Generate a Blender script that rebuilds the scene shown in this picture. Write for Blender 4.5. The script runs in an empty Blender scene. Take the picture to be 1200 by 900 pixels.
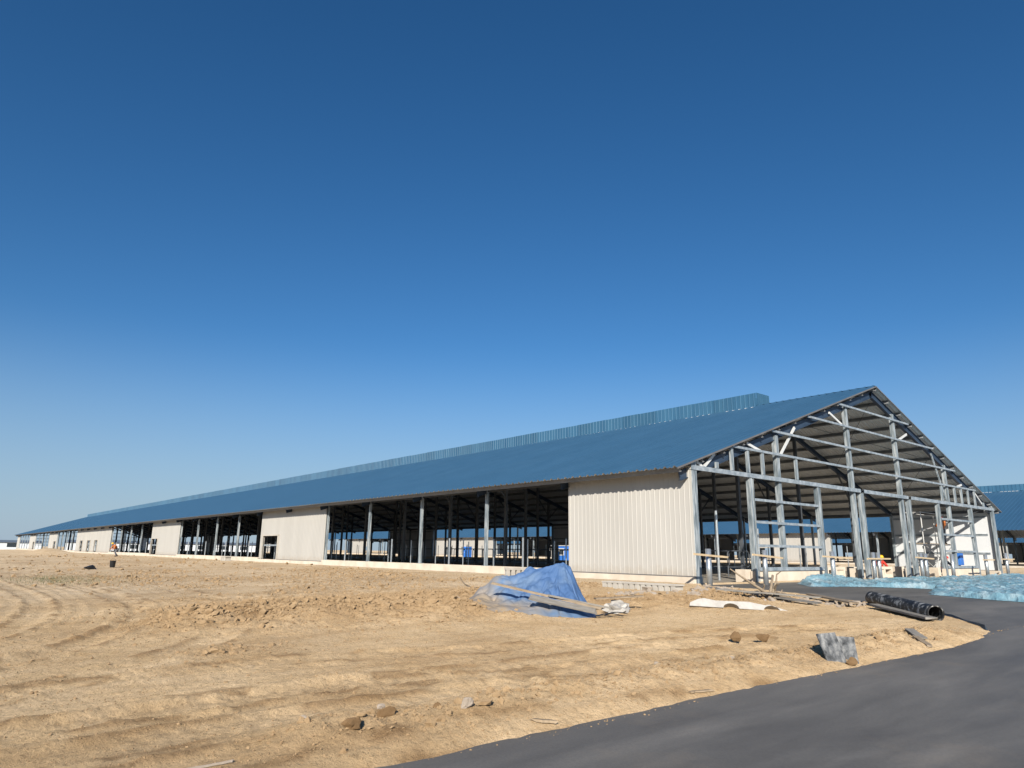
import bpy, bmesh, math, random
import numpy as np
from mathutils import Vector, Matrix
random.seed(7); RNG = np.random.default_rng(11)
SC = bpy.context.scene
COL = SC.collection

# ------------------------------------------------------------------ camera
cam_d = bpy.data.cameras.new('camera'); cam = bpy.data.objects.new('camera', cam_d); COL.objects.link(cam)
cam_d.sensor_width = 36; cam_d.lens = 24.36; cam_d.clip_start = .05; cam_d.clip_end = 20000
CR = Vector((0.76917307, -0.63892267, 0.01227265)); CU = Vector((-0.15990307, -0.17383595, 0.97170575)); CF = Vector((0.6187114, 0.74937233, 0.23587563))
m = Matrix((CR, CU, -CF)).transposed().to_4x4(); m.translation = (-21.257, -15.807, 1.046)
cam.matrix_world = m
SC.camera = cam

# ------------------------------------------------------------------ sky, sun, exposure
SUN_EL = math.radians(24.5); SUN_AZ = math.radians(45.7)          # light travels towards (sin az, cos az)
w = bpy.data.worlds.new('World'); SC.world = w; w.use_nodes = True
nt = w.node_tree; bg = nt.nodes['Background']
sky = nt.nodes.new('ShaderNodeTexSky'); sky.sky_type = 'NISHITA'; sky.sun_disc = False
sky.sun_elevation = SUN_EL; sky.sun_rotation = SUN_AZ + math.pi
sky.air_density = 1.0; sky.dust_density = .7; sky.ozone_density = 4.0; sky.altitude = 800
hsv = nt.nodes.new('ShaderNodeHueSaturation'); hsv.inputs['Saturation'].default_value = 1.22; nt.links.new(sky.outputs[0], hsv.inputs['Color'])
# dusty grey air low over the horizon, the same all round
tco = nt.nodes.new('ShaderNodeTexCoord'); sep = nt.nodes.new('ShaderNodeSeparateXYZ'); nt.links.new(tco.outputs['Generated'], sep.inputs[0])
mrg = nt.nodes.new('ShaderNodeMapRange'); mrg.interpolation_type = 'SMOOTHSTEP'; mrg.inputs[1].default_value = .30; mrg.inputs[2].default_value = -.02; mrg.inputs[3].default_value = 0; mrg.inputs[4].default_value = .85
nt.links.new(sep.outputs['Z'], mrg.inputs[0])
hmx = nt.nodes.new('ShaderNodeMix'); hmx.data_type = 'RGBA'; nt.links.new(mrg.outputs[0], hmx.inputs['Factor']); nt.links.new(hsv.outputs[0], hmx.inputs['A']); hmx.inputs['B'].default_value = (3.2, 4.3, 5.6, 1)
nt.links.new(hmx.outputs['Result'], bg.inputs[0]); bg.inputs[1].default_value = 0.072
sd_ = bpy.data.lights.new('sun', 'SUN'); sd_.energy = 4.4; sd_.angle = math.radians(.53); sd_.color = (1, .93, .82)
sun = bpy.data.objects.new('sun', sd_); COL.objects.link(sun)
ld = Vector((math.sin(SUN_AZ)*math.cos(SUN_EL), math.cos(SUN_AZ)*math.cos(SUN_EL), -math.sin(SUN_EL)))
sun.rotation_euler = ld.to_track_quat('-Z', 'Y').to_euler(); sun.location = (-40, -40, 40)
SC.view_settings.view_transform = 'Standard'; SC.view_settings.look = 'None'
SC.view_settings.exposure = 0.55; SC.view_settings.gamma = 1; SC.view_settings.use_curve_mapping = False

# ------------------------------------------------------------------ helpers
def tag(o, label=None, cat=None, group=None, kind=None):
    if label: o['label'] = label
    if cat: o['category'] = cat
    if group: o['group'] = group
    if kind: o['kind'] = kind
    return o
def empty(name, loc=(0, 0, 0), rz=0, parent=None):
    o = bpy.data.objects.new(name, None); COL.objects.link(o); o.location = loc; o.rotation_euler = (0, 0, rz)
    o.empty_display_size = .3
    if parent: o.parent = parent
    return o
def link(name, me, parent=None, loc=(0, 0, 0)):
    o = bpy.data.objects.new(name, me); COL.objects.link(o); o.location = loc
    if parent: o.parent = parent
    return o
class MB:
    """collects faces; build() links one mesh object"""
    def __init__(s): s.v = []; s.f = []; s.mi = []
    def add(s, vs, fs, mi=0):
        b = len(s.v); s.v += [tuple(p) for p in vs]; s.f += [tuple(b+i for i in f) for f in fs]; s.mi += [mi]*len(fs); return s
    def box(s, x0, x1, y0, y1, z0, z1, mi=0):
        return s.add([(x0,y0,z0),(x1,y0,z0),(x1,y1,z0),(x0,y1,z0),(x0,y0,z1),(x1,y0,z1),(x1,y1,z1),(x0,y1,z1)],
                     [(0,3,2,1),(4,5,6,7),(0,1,5,4),(1,2,6,5),(2,3,7,6),(3,0,4,7)], mi)
    def bar(s, a, b, w, h, up=(0, 0, 1), ox=0, oy=0, mi=0):
        """box along a-b, w sideways, h along up; ox/oy shift it in the section"""
        a = Vector(a); b = Vector(b); d = (b-a).normalized(); u = Vector(up)
        sd = d.cross(u)
        if sd.length < 1e-4: sd = d.cross(Vector((0, 1, 0)))
        sd.normalize(); u = sd.cross(d).normalized()
        c = [sd*(ox+i*w/2)+u*(oy+j*h/2) for i, j in ((-1,-1),(1,-1),(1,1),(-1,1))]
        return s.add([a+k for k in c]+[b+k for k in c], [(0,1,2,3),(7,6,5,4),(0,4,5,1),(1,5,6,2),(2,6,7,3),(3,7,4,0)], mi)
    def ibeam(s, a, b, w, h, up, t=.015):
        s.bar(a, b, w, t, up, 0, h/2-t/2); s.bar(a, b, w, t, up, 0, -h/2+t/2); return s.bar(a, b, t, h-2*t, up)
    def channel(s, a, b, w, h, up, side=1, t=.008, lip=.02):
        s.bar(a, b, t, h, up, -side*(w/2-t/2), 0)
        for k in (1, -1):
            s.bar(a, b, w-t, t, up, side*t/2, k*(h/2-t/2)); s.bar(a, b, t, lip, up, side*(w/2-t/2), k*(h/2-t-lip/2))
        return s
    def tube(s, pts, r, n=8, cap=True, mi=0):
        pts = [Vector(p) for p in pts]; rr = r if isinstance(r, (list, tuple)) else [r]*len(pts); rings = []
        base = len(s.v); d0 = (pts[1]-pts[0]).normalized(); ref = Vector((0, 0, 1)) if abs(d0.z) < .9 else Vector((0, 1, 0))
        for i, p in enumerate(pts):
            d = (pts[min(i+1, len(pts)-1)]-pts[max(i-1, 0)]).normalized()
            x = d.cross(ref).normalized(); y = x.cross(d)
            for k in range(n):
                a = 2*math.pi*k/n; s.v.append(tuple(p+(x*math.cos(a)+y*math.sin(a))*rr[i]))
        for i in range(len(pts)-1):
            for k in range(n):
                q = base+i*n; s.f.append((q+k, q+(k+1) % n, q+n+(k+1) % n, q+n+k)); s.mi.append(mi)
        if cap:
            s.f.append(tuple(base+n-1-k for k in range(n))); s.mi.append(mi)
            e = base+(len(pts)-1)*n; s.f.append(tuple(e+k for k in range(n))); s.mi.append(mi)
        return s
    def mesh(s, name, mats, smooth=False):
        me = bpy.data.meshes.new(name); me.from_pydata(s.v, [], s.f)
        for mt in (mats if isinstance(mats, (list, tuple)) else [mats]): me.materials.append(mt)
        if any(s.mi): me.polygons.foreach_set('material_index', s.mi)
        if smooth: me.polygons.foreach_set('use_smooth', [True]*len(s.f))
        me.update(); return me
    def build(s, name, mats, parent=None, loc=(0, 0, 0), smooth=False):
        return link(name, s.mesh(name, mats, smooth), parent, loc)

def hash2(ix, iy, seed):
    h = (ix.astype(np.int64)*374761393 + iy.astype(np.int64)*668265263 + seed*982451653) & 0xFFFFFFFF
    h = ((h ^ (h >> 13))*1274126177) & 0xFFFFFFFF
    return ((h ^ (h >> 16)) & 0xFFFF)/65535.0
def vnoise(x, y, seed=0):
    ix = np.floor(x); iy = np.floor(y); fx = x-ix; fy = y-iy
    fx = fx*fx*fx*(fx*(fx*6-15)+10); fy = fy*fy*fy*(fy*(fy*6-15)+10)
    a = hash2(ix, iy, seed); b = hash2(ix+1, iy, seed); c = hash2(ix, iy+1, seed); d = hash2(ix+1, iy+1, seed)
    return (a+(b-a)*fx)*(1-fy)+(c+(d-c)*fx)*fy
def fbm(x, y, sc, oct=4, seed=0, gain=.5):
    v = 0*x; amp = 1; tot = 0
    for o in range(oct):
        v = v+amp*(vnoise(x*sc+o*17.3, y*sc-o*9.1, seed+o)*2-1); tot += amp; amp *= gain; sc *= 2.03
    return v/tot
def sstep(a, b, x):
    t = np.clip((x-a)/(b-a), 0, 1); return t*t*(3-2*t)

# ------------------------------------------------------------------ materials
MATTE = {'dry_dirt', 'loose_soil', 'tan_clod', 'pale_concrete', 'white_concrete', 'pale_stone'}   # rough, dusty surfaces
def mat(name):
    mt = bpy.data.materials.new(name); mt.use_nodes = True
    n = mt.node_tree.nodes; b = n['Principled BSDF']
    if name in MATTE and 'Diffuse Roughness' in b.inputs: b.inputs['Diffuse Roughness'].default_value = .6
    return mt, n, mt.node_tree.links, b
def ramp(n, stops):
    r = n.new('ShaderNodeValToRGB'); e = r.color_ramp.elements
    while len(e) < len(stops): e.new(.5)
    for el, (p, c) in zip(e, stops): el.position = p; el.color = (*c, 1)
    return r
def noise_mat(name, stops, scale=4, detail=6, rough=.8, metal=0, bump=.0, bscale=40, stretch=(1, 1, 1), coord='Object', spec=.5, rr=None, bdist=.02, vary=0, splash=False):
    mt, n, l, b = mat(name)
    tc = n.new('ShaderNodeTexCoord'); mp = n.new('ShaderNodeMapping'); mp.inputs['Scale'].default_value = stretch
    if coord == 'World':
        g = n.new('ShaderNodeNewGeometry'); l.new(g.outputs['Position'], mp.inputs[0])
    else: l.new(tc.outputs[coord], mp.inputs[0])
    nz = n.new('ShaderNodeTexNoise'); nz.inputs['Scale'].default_value = scale; nz.inputs['Detail'].default_value = detail; nz.inputs['Roughness'].default_value = .6
    l.new(mp.outputs[0], nz.inputs[0]); r = ramp(n, stops); l.new(nz.outputs[0], r.inputs[0]); l.new(r.outputs[0], b.inputs['Base Color'])
    b.inputs['Roughness'].default_value = rough; b.inputs['Metallic'].default_value = metal; b.inputs['Specular IOR Level'].default_value = spec
    if vary:
        oi = n.new('ShaderNodeObjectInfo'); mv = n.new('ShaderNodeMapRange'); mv.inputs[3].default_value = 1-vary; mv.inputs[4].default_value = 1+vary; l.new(oi.outputs['Random'], mv.inputs[0])
        vm = n.new('ShaderNodeVectorMath'); vm.operation = 'SCALE'; l.new(r.outputs[0], vm.inputs[0]); l.new(mv.outputs[0], vm.inputs['Scale']); src = vm.outputs[0]
        if splash:      # dried mud thrown up against the foot of the cladding
            g2 = n.new('ShaderNodeNewGeometry'); sp = n.new('ShaderNodeSeparateXYZ'); l.new(g2.outputs['Position'], sp.inputs[0])
            n3 = n.new('ShaderNodeTexNoise'); n3.inputs['Scale'].default_value = 3.5; n3.inputs['Detail'].default_value = 9; n3.inputs['Roughness'].default_value = .75; l.new(g2.outputs['Position'], n3.inputs[0])
            ma = n.new('ShaderNodeMath'); ma.operation = 'MULTIPLY_ADD'; ma.inputs[1].default_value = -.75; l.new(sp.outputs['Z'], ma.inputs[0]); l.new(n3.outputs[0], ma.inputs[2])
            m3 = n.new('ShaderNodeMapRange'); m3.inputs[1].default_value = .02; m3.inputs[2].default_value = .45; m3.inputs[4].default_value = .55; l.new(ma.outputs[0], m3.inputs[0])
            mm = n.new('ShaderNodeMix'); mm.data_type = 'RGBA'; l.new(m3.outputs[0], mm.inputs['Factor']); l.new(src, mm.inputs['A']); mm.inputs['B'].default_value = (.36, .27, .17, 1); src = mm.outputs['Result']
        l.new(src, b.inputs['Base Color'])
    if rr:
        mr = n.new('ShaderNodeMapRange'); mr.inputs[3].default_value = rr[0]; mr.inputs[4].default_value = rr[1]
        l.new(nz.outputs[0], mr.inputs[0]); l.new(mr.outputs[0], b.inputs['Roughness'])
    if bump:
        n2 = n.new('ShaderNodeTexNoise'); n2.inputs['Scale'].default_value = bscale; n2.inputs['Detail'].default_value = 5
        l.new(mp.outputs[0], n2.inputs[0]); bp = n.new('ShaderNodeBump'); bp.inputs['Strength'].default_value = bump; bp.inputs['Distance'].default_value = bdist
        l.new(n2.outputs[0], bp.inputs['Height']); l.new(bp.outputs[0], b.inputs['Normal'])
    return mt
M = {}
M['roof'] = noise_mat('blue_roof_paint', [(.3, (.03, .088, .163)), (.7, (.038, .102, .183))], .7, 4, .4, 0, .1, 3, spec=.5, coord='World', vary=.035)
M['roof_under'] = noise_mat('roof_underside', [(.3, (.64, .63, .605)), (.7, (.74, .73, .7))], 1, 4, .5, coord='World')
M['trim'] = noise_mat('roof_edge_trim', [(.3, (.12, .115, .115)), (.7, (.18, .17, .165))], 2, 3, .5)
M['vent'] = noise_mat('ridge_vent_sheet', [(.25, (.03, .1, .185)), (.75, (.056, .155, .25))], 1.1, 3, .4, coord='World', stretch=(1, 1.6, .15), vary=.1)
M['wall'] = noise_mat('wall_sheet_paint', [(.3, (.475, .455, .415)), (.7, (.52, .5, .46))], .8, 5, .5, coord='World', stretch=(1, 1, .3), vary=.03, splash=True)
M['wall_in'] = noise_mat('wall_sheet_inside', [(.3, (.62, .64, .66)), (.7, (.7, .71, .72))], 1, 3, .45, coord='World')
M['galv'] = noise_mat('galvanised_steel', [(.36, (.12, .155, .18)), (.5, (.30, .345, .37)), (.62, (.52, .555, .57))], 7, 9, .45, .25, stretch=(1.6, 1.6, .16), coord='World', rr=(.35, .55))
M['galv_l'] = noise_mat('galvanised_steel_along', [(.32, (.22, .265, .30)), (.5, (.34, .385, .42)), (.68, (.48, .52, .55))], 4, 6, .45, .25, coord='World', rr=(.35, .55))
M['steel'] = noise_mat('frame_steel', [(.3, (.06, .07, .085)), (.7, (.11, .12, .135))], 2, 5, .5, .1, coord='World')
M['rafter'] = noise_mat('rafter_shade_blue', [(.3, (.022, .04, .075)), (.7, (.035, .06, .1))], 2, 4, .5, coord='World')  # galvanised rafters; shadow and sky reflection put into the dark blue colour
M['steel_g'] = noise_mat('purlin_steel', [(.3, (.2, .21, .22)), (.7, (.3, .31, .32))], 2, 5, .5, .2, coord='World')
M['pipe'] = noise_mat('galvanised_pipe', [(.3, (.45, .49, .52)), (.7, (.62, .65, .67))], 6, 4, .3, .7, coord='World')
M['white_steel'] = noise_mat('pale_brace_steel', [(.3, (.62, .63, .62)), (.7, (.75, .75, .73))], 4, 3, .5, .1)
M['conc'] = noise_mat('pale_concrete', [(.25, (.46, .39, .31)), (.5, (.58, .51, .42)), (.75, (.65, .59, .5))], 1.3, 8, .85, 0, .3, 30, coord='World', spec=.25)
M['conc_w'] = noise_mat('white_concrete', [(.25, (.34, .31, .27)), (.75, (.5, .47, .42))], 3, 6, .85, 0, .3, 40, spec=.25)
M['floor'] = noise_mat('barn_floor', [(.3, (.27, .24, .2)), (.7, (.4, .36, .3))], .8, 6, .85, 0, .2, 20, coord='World', spec=.25)
M['wood'] = noise_mat('weathered_wood', [(.25, (.16, .12, .08)), (.5, (.29, .225, .155)), (.75, (.39, .31, .22))], 6, 6, .8, 0, .4, 30, stretch=(1, 8, 8))
M['batten'] = noise_mat('fresh_pine', [(.3, (.5, .37, .22)), (.7, (.66, .51, .33))], 6, 4, .7, 0, .2, 30, stretch=(1, 8, 8))
M['greyboard'] = noise_mat('grey_board', [(.25, (.17, .155, .135)), (.75, (.33, .305, .265))], 5, 6, .85, 0, .4, 30, stretch=(1, 6, 6))
M['tan'] = noise_mat('tan_clod', [(.25, (.14, .085, .042)), (.75, (.24, .155, .082))], 6, 6, .95, 0, .5, 30, spec=.1)
M['stone'] = noise_mat('pale_stone', [(.25, (.28, .23, .18)), (.75, (.42, .36, .30))], 8, 6, .85, 0, .4, 30, spec=.25)
M['dull'] = noise_mat('dusty_plastic', [(.3, (.33, .31, .28)), (.7, (.48, .46, .43))], 6, 5, .6)
M['tan2'] = noise_mat('sandy_slab', [(.3, (.3, .22, .14)), (.7, (.42, .33, .23))], 6, 5, .9, spec=.1)
M['black'] = noise_mat('black_plastic', [(.3, (.008, .008, .009)), (.7, (.025, .025, .025))], 8, 3, .35)
M['cyan'] = noise_mat('blue_cabin_paint', [(.3, (.03, .16, .55)), (.7, (.05, .2, .62))], 2, 3, .4)
M['white'] = noise_mat('white_paint', [(.3, (.55, .55, .53)), (.7, (.65, .65, .64))], 3, 3, .5)
M['glass'] = noise_mat('dark_glass', [(.3, (.03, .04, .05)), (.7, (.05, .06, .07))], 3, 2, .1)
M['orange'] = noise_mat('orange_cloth', [(.3, (.42, .12, .03)), (.7, (.5, .16, .04))], 8, 3, .8)
M['yellow'] = noise_mat('yellow_helmet', [(.3, (.75, .45, .02)), (.7, (.8, .5, .03))], 8, 2, .35)
M['red'] = noise_mat('red_cloth', [(.3, (.5, .03, .02)), (.7, (.6, .05, .03))], 8, 2, .6)
M['navy'] = noise_mat('navy_cloth', [(.3, (.02, .05, .16)), (.7, (.03, .08, .22))], 8, 3, .85)
M['grey_cloth'] = noise_mat('grey_cloth', [(.3, (.1, .11, .13)), (.7, (.18, .19, .21))], 8, 3, .85)
M['skin'] = noise_mat('skin', [(.3, (.4, .22, .14)), (.7, (.46, .27, .18))], 8, 2, .6)
M['grass'] = noise_mat('dry_grass', [(.3, (.07, .085, .03)), (.7, (.13, .14, .06))], 3, 3, .8)
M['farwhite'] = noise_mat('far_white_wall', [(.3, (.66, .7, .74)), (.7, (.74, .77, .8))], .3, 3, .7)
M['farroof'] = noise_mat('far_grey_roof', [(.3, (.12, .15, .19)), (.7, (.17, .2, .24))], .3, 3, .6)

def dirt_material():
    mt, n, l, b = mat('dry_dirt')
    g = n.new('ShaderNodeNewGeometry')
    def nz(scale, det, st=(1, 1, 1), rgh=.6):
        mp = n.new('ShaderNodeMapping'); mp.inputs['Scale'].default_value = st; l.new(g.outputs['Position'], mp.inputs[0])
        t = n.new('ShaderNodeTexNoise'); t.inputs['Scale'].default_value = scale; t.inputs['Detail'].default_value = det; t.inputs['Roughness'].default_value = rgh
        l.new(mp.outputs[0], t.inputs[0]); return t
    big = nz(.16, 6); mid = nz(1.4, 8, (1, 1, 1)); fine = nz(16, 10, (1, 1, 1), .78)
    streak = nz(.9, 7, (.35, 1.6, 1))
    c1 = ramp(n, [(.3, (.53, .375, .21)), (.5, (.59, .435, .26)), (.72, (.64, .485, .305))]); l.new(mid.outputs[0], c1.inputs[0])
    c2 = ramp(n, [(.36, (.84, .81, .78)), (.5, (1, 1, 1)), (.64, (1.07, 1.08, 1.1))]); l.new(big.outputs[0], c2.inputs[0])
    c3 = ramp(n, [(.34, (.42, .39, .36)), (.46, (.96, .96, .96)), (.7, (1.16, 1.15, 1.13))]); l.new(fine.outputs[0], c3.inputs[0])
    c4 = ramp(n, [(.34, (.84, .81, .78)), (.5, (1, 1, 1)), (.68, (1.08, 1.08, 1.08))]); l.new(streak.outputs[0], c4.inputs[0])
    def mul(a, c, f=1):
        x = n.new('ShaderNodeMix'); x.data_type = 'RGBA'; x.blend_type = 'MULTIPLY'; x.inputs['Factor'].default_value = f; x.clamp_result = False
        l.new(a, x.inputs['A']); l.new(c, x.inputs['B']); return x.outputs['Result']
    o = mul(mul(mul(c1.outputs[0], c2.outputs[0]), c3.outputs[0], .8), c4.outputs[0], .9)
    # greyer, stony soil towards the barn
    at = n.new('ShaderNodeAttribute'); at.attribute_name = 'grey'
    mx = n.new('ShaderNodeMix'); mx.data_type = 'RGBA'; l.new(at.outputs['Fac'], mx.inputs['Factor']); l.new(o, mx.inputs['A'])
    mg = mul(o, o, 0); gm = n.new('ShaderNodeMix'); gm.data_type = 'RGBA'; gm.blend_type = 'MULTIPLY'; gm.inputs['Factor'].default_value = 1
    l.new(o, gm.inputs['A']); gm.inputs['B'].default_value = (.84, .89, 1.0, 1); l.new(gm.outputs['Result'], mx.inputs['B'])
    at2 = n.new('ShaderNodeAttribute'); at2.attribute_name = 'dug'
    dm = n.new('ShaderNodeMix'); dm.data_type = 'RGBA'; dm.blend_type = 'MULTIPLY'; l.new(at2.outputs['Fac'], dm.inputs['Factor']); l.new(mx.outputs['Result'], dm.inputs['A']); dm.inputs['B'].default_value = (.52, .45, .38, 1)
    l.new(dm.outputs['Result'], b.inputs['Base Color']); b.inputs['Roughness'].default_value = .95; b.inputs['Specular IOR Level'].default_value = .12
    ad = n.new('ShaderNodeMath'); ad.operation = 'MULTIPLY_ADD'; ad.inputs[1].default_value = .55
    l.new(fine.outputs[0], ad.inputs[0]); l.new(nz(6, 8, (1, 1, 1), .65).outputs[0], ad.inputs[2])
    bp = n.new('ShaderNodeBump'); bp.inputs['Strength'].default_value = 1.0; bp.inputs['Distance'].default_value = .075
    l.new(ad.outputs[0], bp.inputs['Height']); l.new(bp.outputs[0], b.inputs['Normal'])
    return mt
M['dirt'] = dirt_material()
M['clod'] = noise_mat('loose_soil', [(.25, (.26, .175, .097)), (.75, (.43, .305, .178))], 9, 5, .95, 0, .5, 60, coord='World', spec=.1)
def road_material():
    mt, n, l, b = mat('fresh_concrete_road')
    g = n.new('ShaderNodeNewGeometry')
    def nz(scale, det, st, rgh=.55, dist=0):
        mp = n.new('ShaderNodeMapping'); mp.inputs['Scale'].default_value = st; mp.inputs['Rotation'].default_value = (0, 0, .25); l.new(g.outputs['Position'], mp.inputs[0])
        t = n.new('ShaderNodeTexNoise'); t.inputs['Scale'].default_value = scale; t.inputs['Detail'].default_value = det; t.inputs['Roughness'].default_value = rgh; t.inputs['Distortion'].default_value = dist
        l.new(mp.outputs[0], t.inputs[0]); return t
    a = nz(.55, 5, (.5, 1.7, 1), .5, .6); c = nz(2.2, 6, (.3, 1.6, 1), .6, .4)
    ra = ramp(n, [(.33, (.122, .115, .106)), (.5, (.154, .146, .134)), (.68, (.2, .188, .172))]); l.new(a.outputs[0], ra.inputs[0])
    rc = ramp(n, [(.3, (.88, .88, .88)), (.5, (1, 1, 1)), (.7, (1.15, 1.14, 1.12))]); l.new(c.outputs[0], rc.inputs[0])
    x = n.new('ShaderNodeMix'); x.data_type = 'RGBA'; x.blend_type = 'MULTIPLY'; x.inputs['Factor'].default_value = 1
    l.new(ra.outputs[0], x.inputs['A']); l.new(rc.outputs[0], x.inputs['B']); l.new(x.outputs['Result'], b.inputs['Base Color'])
    mr = n.new('ShaderNodeMapRange'); mr.inputs[3].default_value = .45; mr.inputs[4].default_value = .75; l.new(a.outputs[0], mr.inputs[0]); l.new(mr.outputs[0], b.inputs['Roughness'])
    b.inputs['Specular IOR Level'].default_value = .15
    f = nz(95, 5, (1, .4, 1), .7); bp = n.new('ShaderNodeBump'); bp.inputs['Strength'].default_value = .35; bp.inputs['Distance'].default_value = .006
    fr = ramp(n, [(.3, (.82, .82, .82)), (.5, (1, 1, 1)), (.7, (1.16, 1.15, 1.13))]); l.new(f.outputs[0], fr.inputs[0])
    x2 = n.new('ShaderNodeMix'); x2.data_type = 'RGBA'; x2.blend_type = 'MULTIPLY'; x2.inputs['Factor'].default_value = 1; l.new(x.outputs['Result'], x2.inputs['A']); l.new(fr.outputs[0], x2.inputs['B'])
    du = nz(.8, 7, (1, 1, 1), .7); dr_ = ramp(n, [(.56, (0, 0, 0)), (.75, (.22, .22, .22))]); l.new(du.outputs[0], dr_.inputs[0])
    x3 = n.new('ShaderNodeMix'); x3.data_type = 'RGBA'; l.new(dr_.outputs[0], x3.inputs['Factor']); l.new(x2.outputs['Result'], x3.inputs['A']); x3.inputs['B'].default_value = (.33, .26, .18, 1); l.new(x3.outputs['Result'], b.inputs['Base Color'])
    l.new(f.outputs[0], bp.inputs['Height']); l.new(bp.outputs[0], b.inputs['Normal'])
    return mt
M['road'] = road_material()
def tarp_material():
    mt, n, l, b = mat('blue_tarp')
    tc = n.new('ShaderNodeTexCoord')
    t = n.new('ShaderNodeTexNoise'); t.inputs['Scale'].default_value = 2.2; t.inputs['Detail'].default_value = 8; l.new(tc.outputs['Object'], t.inputs[0])
    at = n.new('ShaderNodeAttribute'); at.attribute_name = 'dust'
    ad = n.new('ShaderNodeMath'); ad.operation = 'MULTIPLY_ADD'; ad.inputs[1].default_value = .55; l.new(t.outputs[0], ad.inputs[0]); l.new(at.outputs['Fac'], ad.inputs[2])
    r = ramp(n, [(.40, (.075, .15, .31)), (.54, (.13, .205, .33)), (.68, (.24, .25, .27)), (.9, (.36, .28, .19))]); l.new(ad.outputs[0], r.inputs[0])
    l.new(r.outputs[0], b.inputs['Base Color']); b.inputs['Roughness'].default_value = .5
    return mt
M['tarp'] = tarp_material()
def film_material():
    mt, n, l, b = mat('blue_film')
    tc = n.new('ShaderNodeTexCoord')
    t = n.new('ShaderNodeTexNoise'); t.inputs['Scale'].default_value = 1.6; t.inputs['Detail'].default_value = 7; l.new(tc.outputs['Object'], t.inputs[0])
    r = ramp(n, [(.3, (.14, .30, .39)), (.5, (.24, .41, .49)), (.68, (.46, .57, .61))]); l.new(t.outputs[0], r.inputs[0]); l.new(r.outputs[0], b.inputs['Base Color'])
    b.inputs['Roughness'].default_value = .28; b.inputs['Alpha'].default_value = .8
    n2 = n.new('ShaderNodeTexNoise'); n2.inputs['Scale'].default_value = 9; n2.inputs['Detail'].default_value = 4; n2.inputs['Distortion'].default_value = .5; l.new(tc.outputs['Object'], n2.inputs[0])
    bp = n.new('ShaderNodeBump'); bp.inputs['Strength'].default_value = .6; bp.inputs['Distance'].default_value = .06; l.new(n2.outputs[0], bp.inputs['Height']); l.new(bp.outputs[0], b.inputs['Normal'])
    return mt
M['film'] = film_material()
M['peel'] = noise_mat('peeling_black_pipe', [(.40, (.012, .012, .013)), (.53, (.03, .03, .03)), (.6, (.30, .30, .29)), (.75, (.4, .4, .38))], 7, 9, .5, stretch=(1, 1, 1), spec=.4)
M['plate'] = noise_mat('worn_grey_plate', [(.36, (.02, .022, .025)), (.5, (.13, .135, .14)), (.66, (.34, .34, .33))], 9, 10, .8, stretch=(1, 1, .7), spec=.3)

# ------------------------------------------------------------------ terrain
BW, BL, Y0 = 32.76, 234.0, -.41           # barn width, length, gable line
PITCH = 72.0                              # from one barn to the next
def bdist(x, y):
    d = 1e9+0*x
    for k in range(3):
        dx = np.maximum(np.maximum(k*PITCH-x, x-(k*PITCH+33)), 0); dy = np.maximum(np.maximum(-.4-y, y-BL), 0)
        d = np.minimum(d, np.hypot(dx, dy))
    return d
def zroad(x, y): return -.5*np.clip((bdist(x, y)-1.5)/24, 0, 1)
EDGE = [(-400, -10.9), (-60, -11.0), (-30, -11.1), (-18.59, -11.15), (-17.4, -11.19), (-15.25, -11.23), (-12.3, -11.38), (-10.61, -11.46), (-8.84, -11.5), (-7.35, -11.4), (-6.38, -11.22),
        (-5.7, -10.95), (-4.78, -10.31), (-3.47, -9.21), (-2.56, -7.91), (-2.04, -6.61), (-1.09, -4.91), (-.55, -3.41), (-.6, -2.58), (-.85, -1.62), (-.8, -.9), (0, -.6), (32.9, -.6), (36, -1), (39, -4), (42, -9.5), (48, -11.2), (500, -11.2), (500, -20.5), (-400, -20.5)]
def road_sd(x, y):
    """distance to the road's edge, positive on the dirt"""
    d2 = np.full(x.shape, 1e12); ins = np.zeros(x.shape, bool); n = len(EDGE)
    for i in range(n):
        ax, ay = EDGE[i]; bx, by = EDGE[(i+1) % n]; ex, ey = bx-ax, by-ay
        t = np.clip(((x-ax)*ex+(y-ay)*ey)/(ex*ex+ey*ey), 0, 1); d2 = np.minimum(d2, (x-ax-t*ex)**2+(y-ay-t*ey)**2)
        if ay != by: ins ^= ((ay > y) != (by > y)) & (x < (bx-ax)*(y-ay)/(by-ay)+ax)
    return np.where(ins, -1, 1)*np.sqrt(d2)
def segd(x, y, pts):
    """distance and arc length along a polyline"""
    best = np.full(x.shape, 1e9); arc = np.zeros(x.shape); s0 = 0; side = np.zeros(x.shape)
    for (ax, ay), (bx, by) in zip(pts[:-1], pts[1:]):
        ex, ey = bx-ax, by-ay; L = math.hypot(ex, ey)
        t = np.clip(((x-ax)*ex+(y-ay)*ey)/(L*L), 0, 1); d = np.hypot(x-ax-t*ex, y-ay-t*ey); k = d < best
        cr = (ex*(y-ay)-ey*(x-ax))/L
        best = np.where(k, d, best); arc = np.where(k, s0+t*L, arc); side = np.where(k, cr, side); s0 += L
    return best, arc, side
def smooth_line(p, n=8):
    out = []
    for i in range(len(p)-1):
        p0, p1, p2, p3 = (np.array(p[max(0, min(len(p)-1, j))], float) for j in (i-1, i, i+1, i+2))
        for k in range(n):
            t = k/n; out.append(tuple(.5*((2*p1)+(-p0+p2)*t+(2*p0-5*p1+4*p2-p3)*t*t+(-p0+3*p1-3*p2+p3)*t**3)))
    return out+[tuple(p[-1])]
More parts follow.
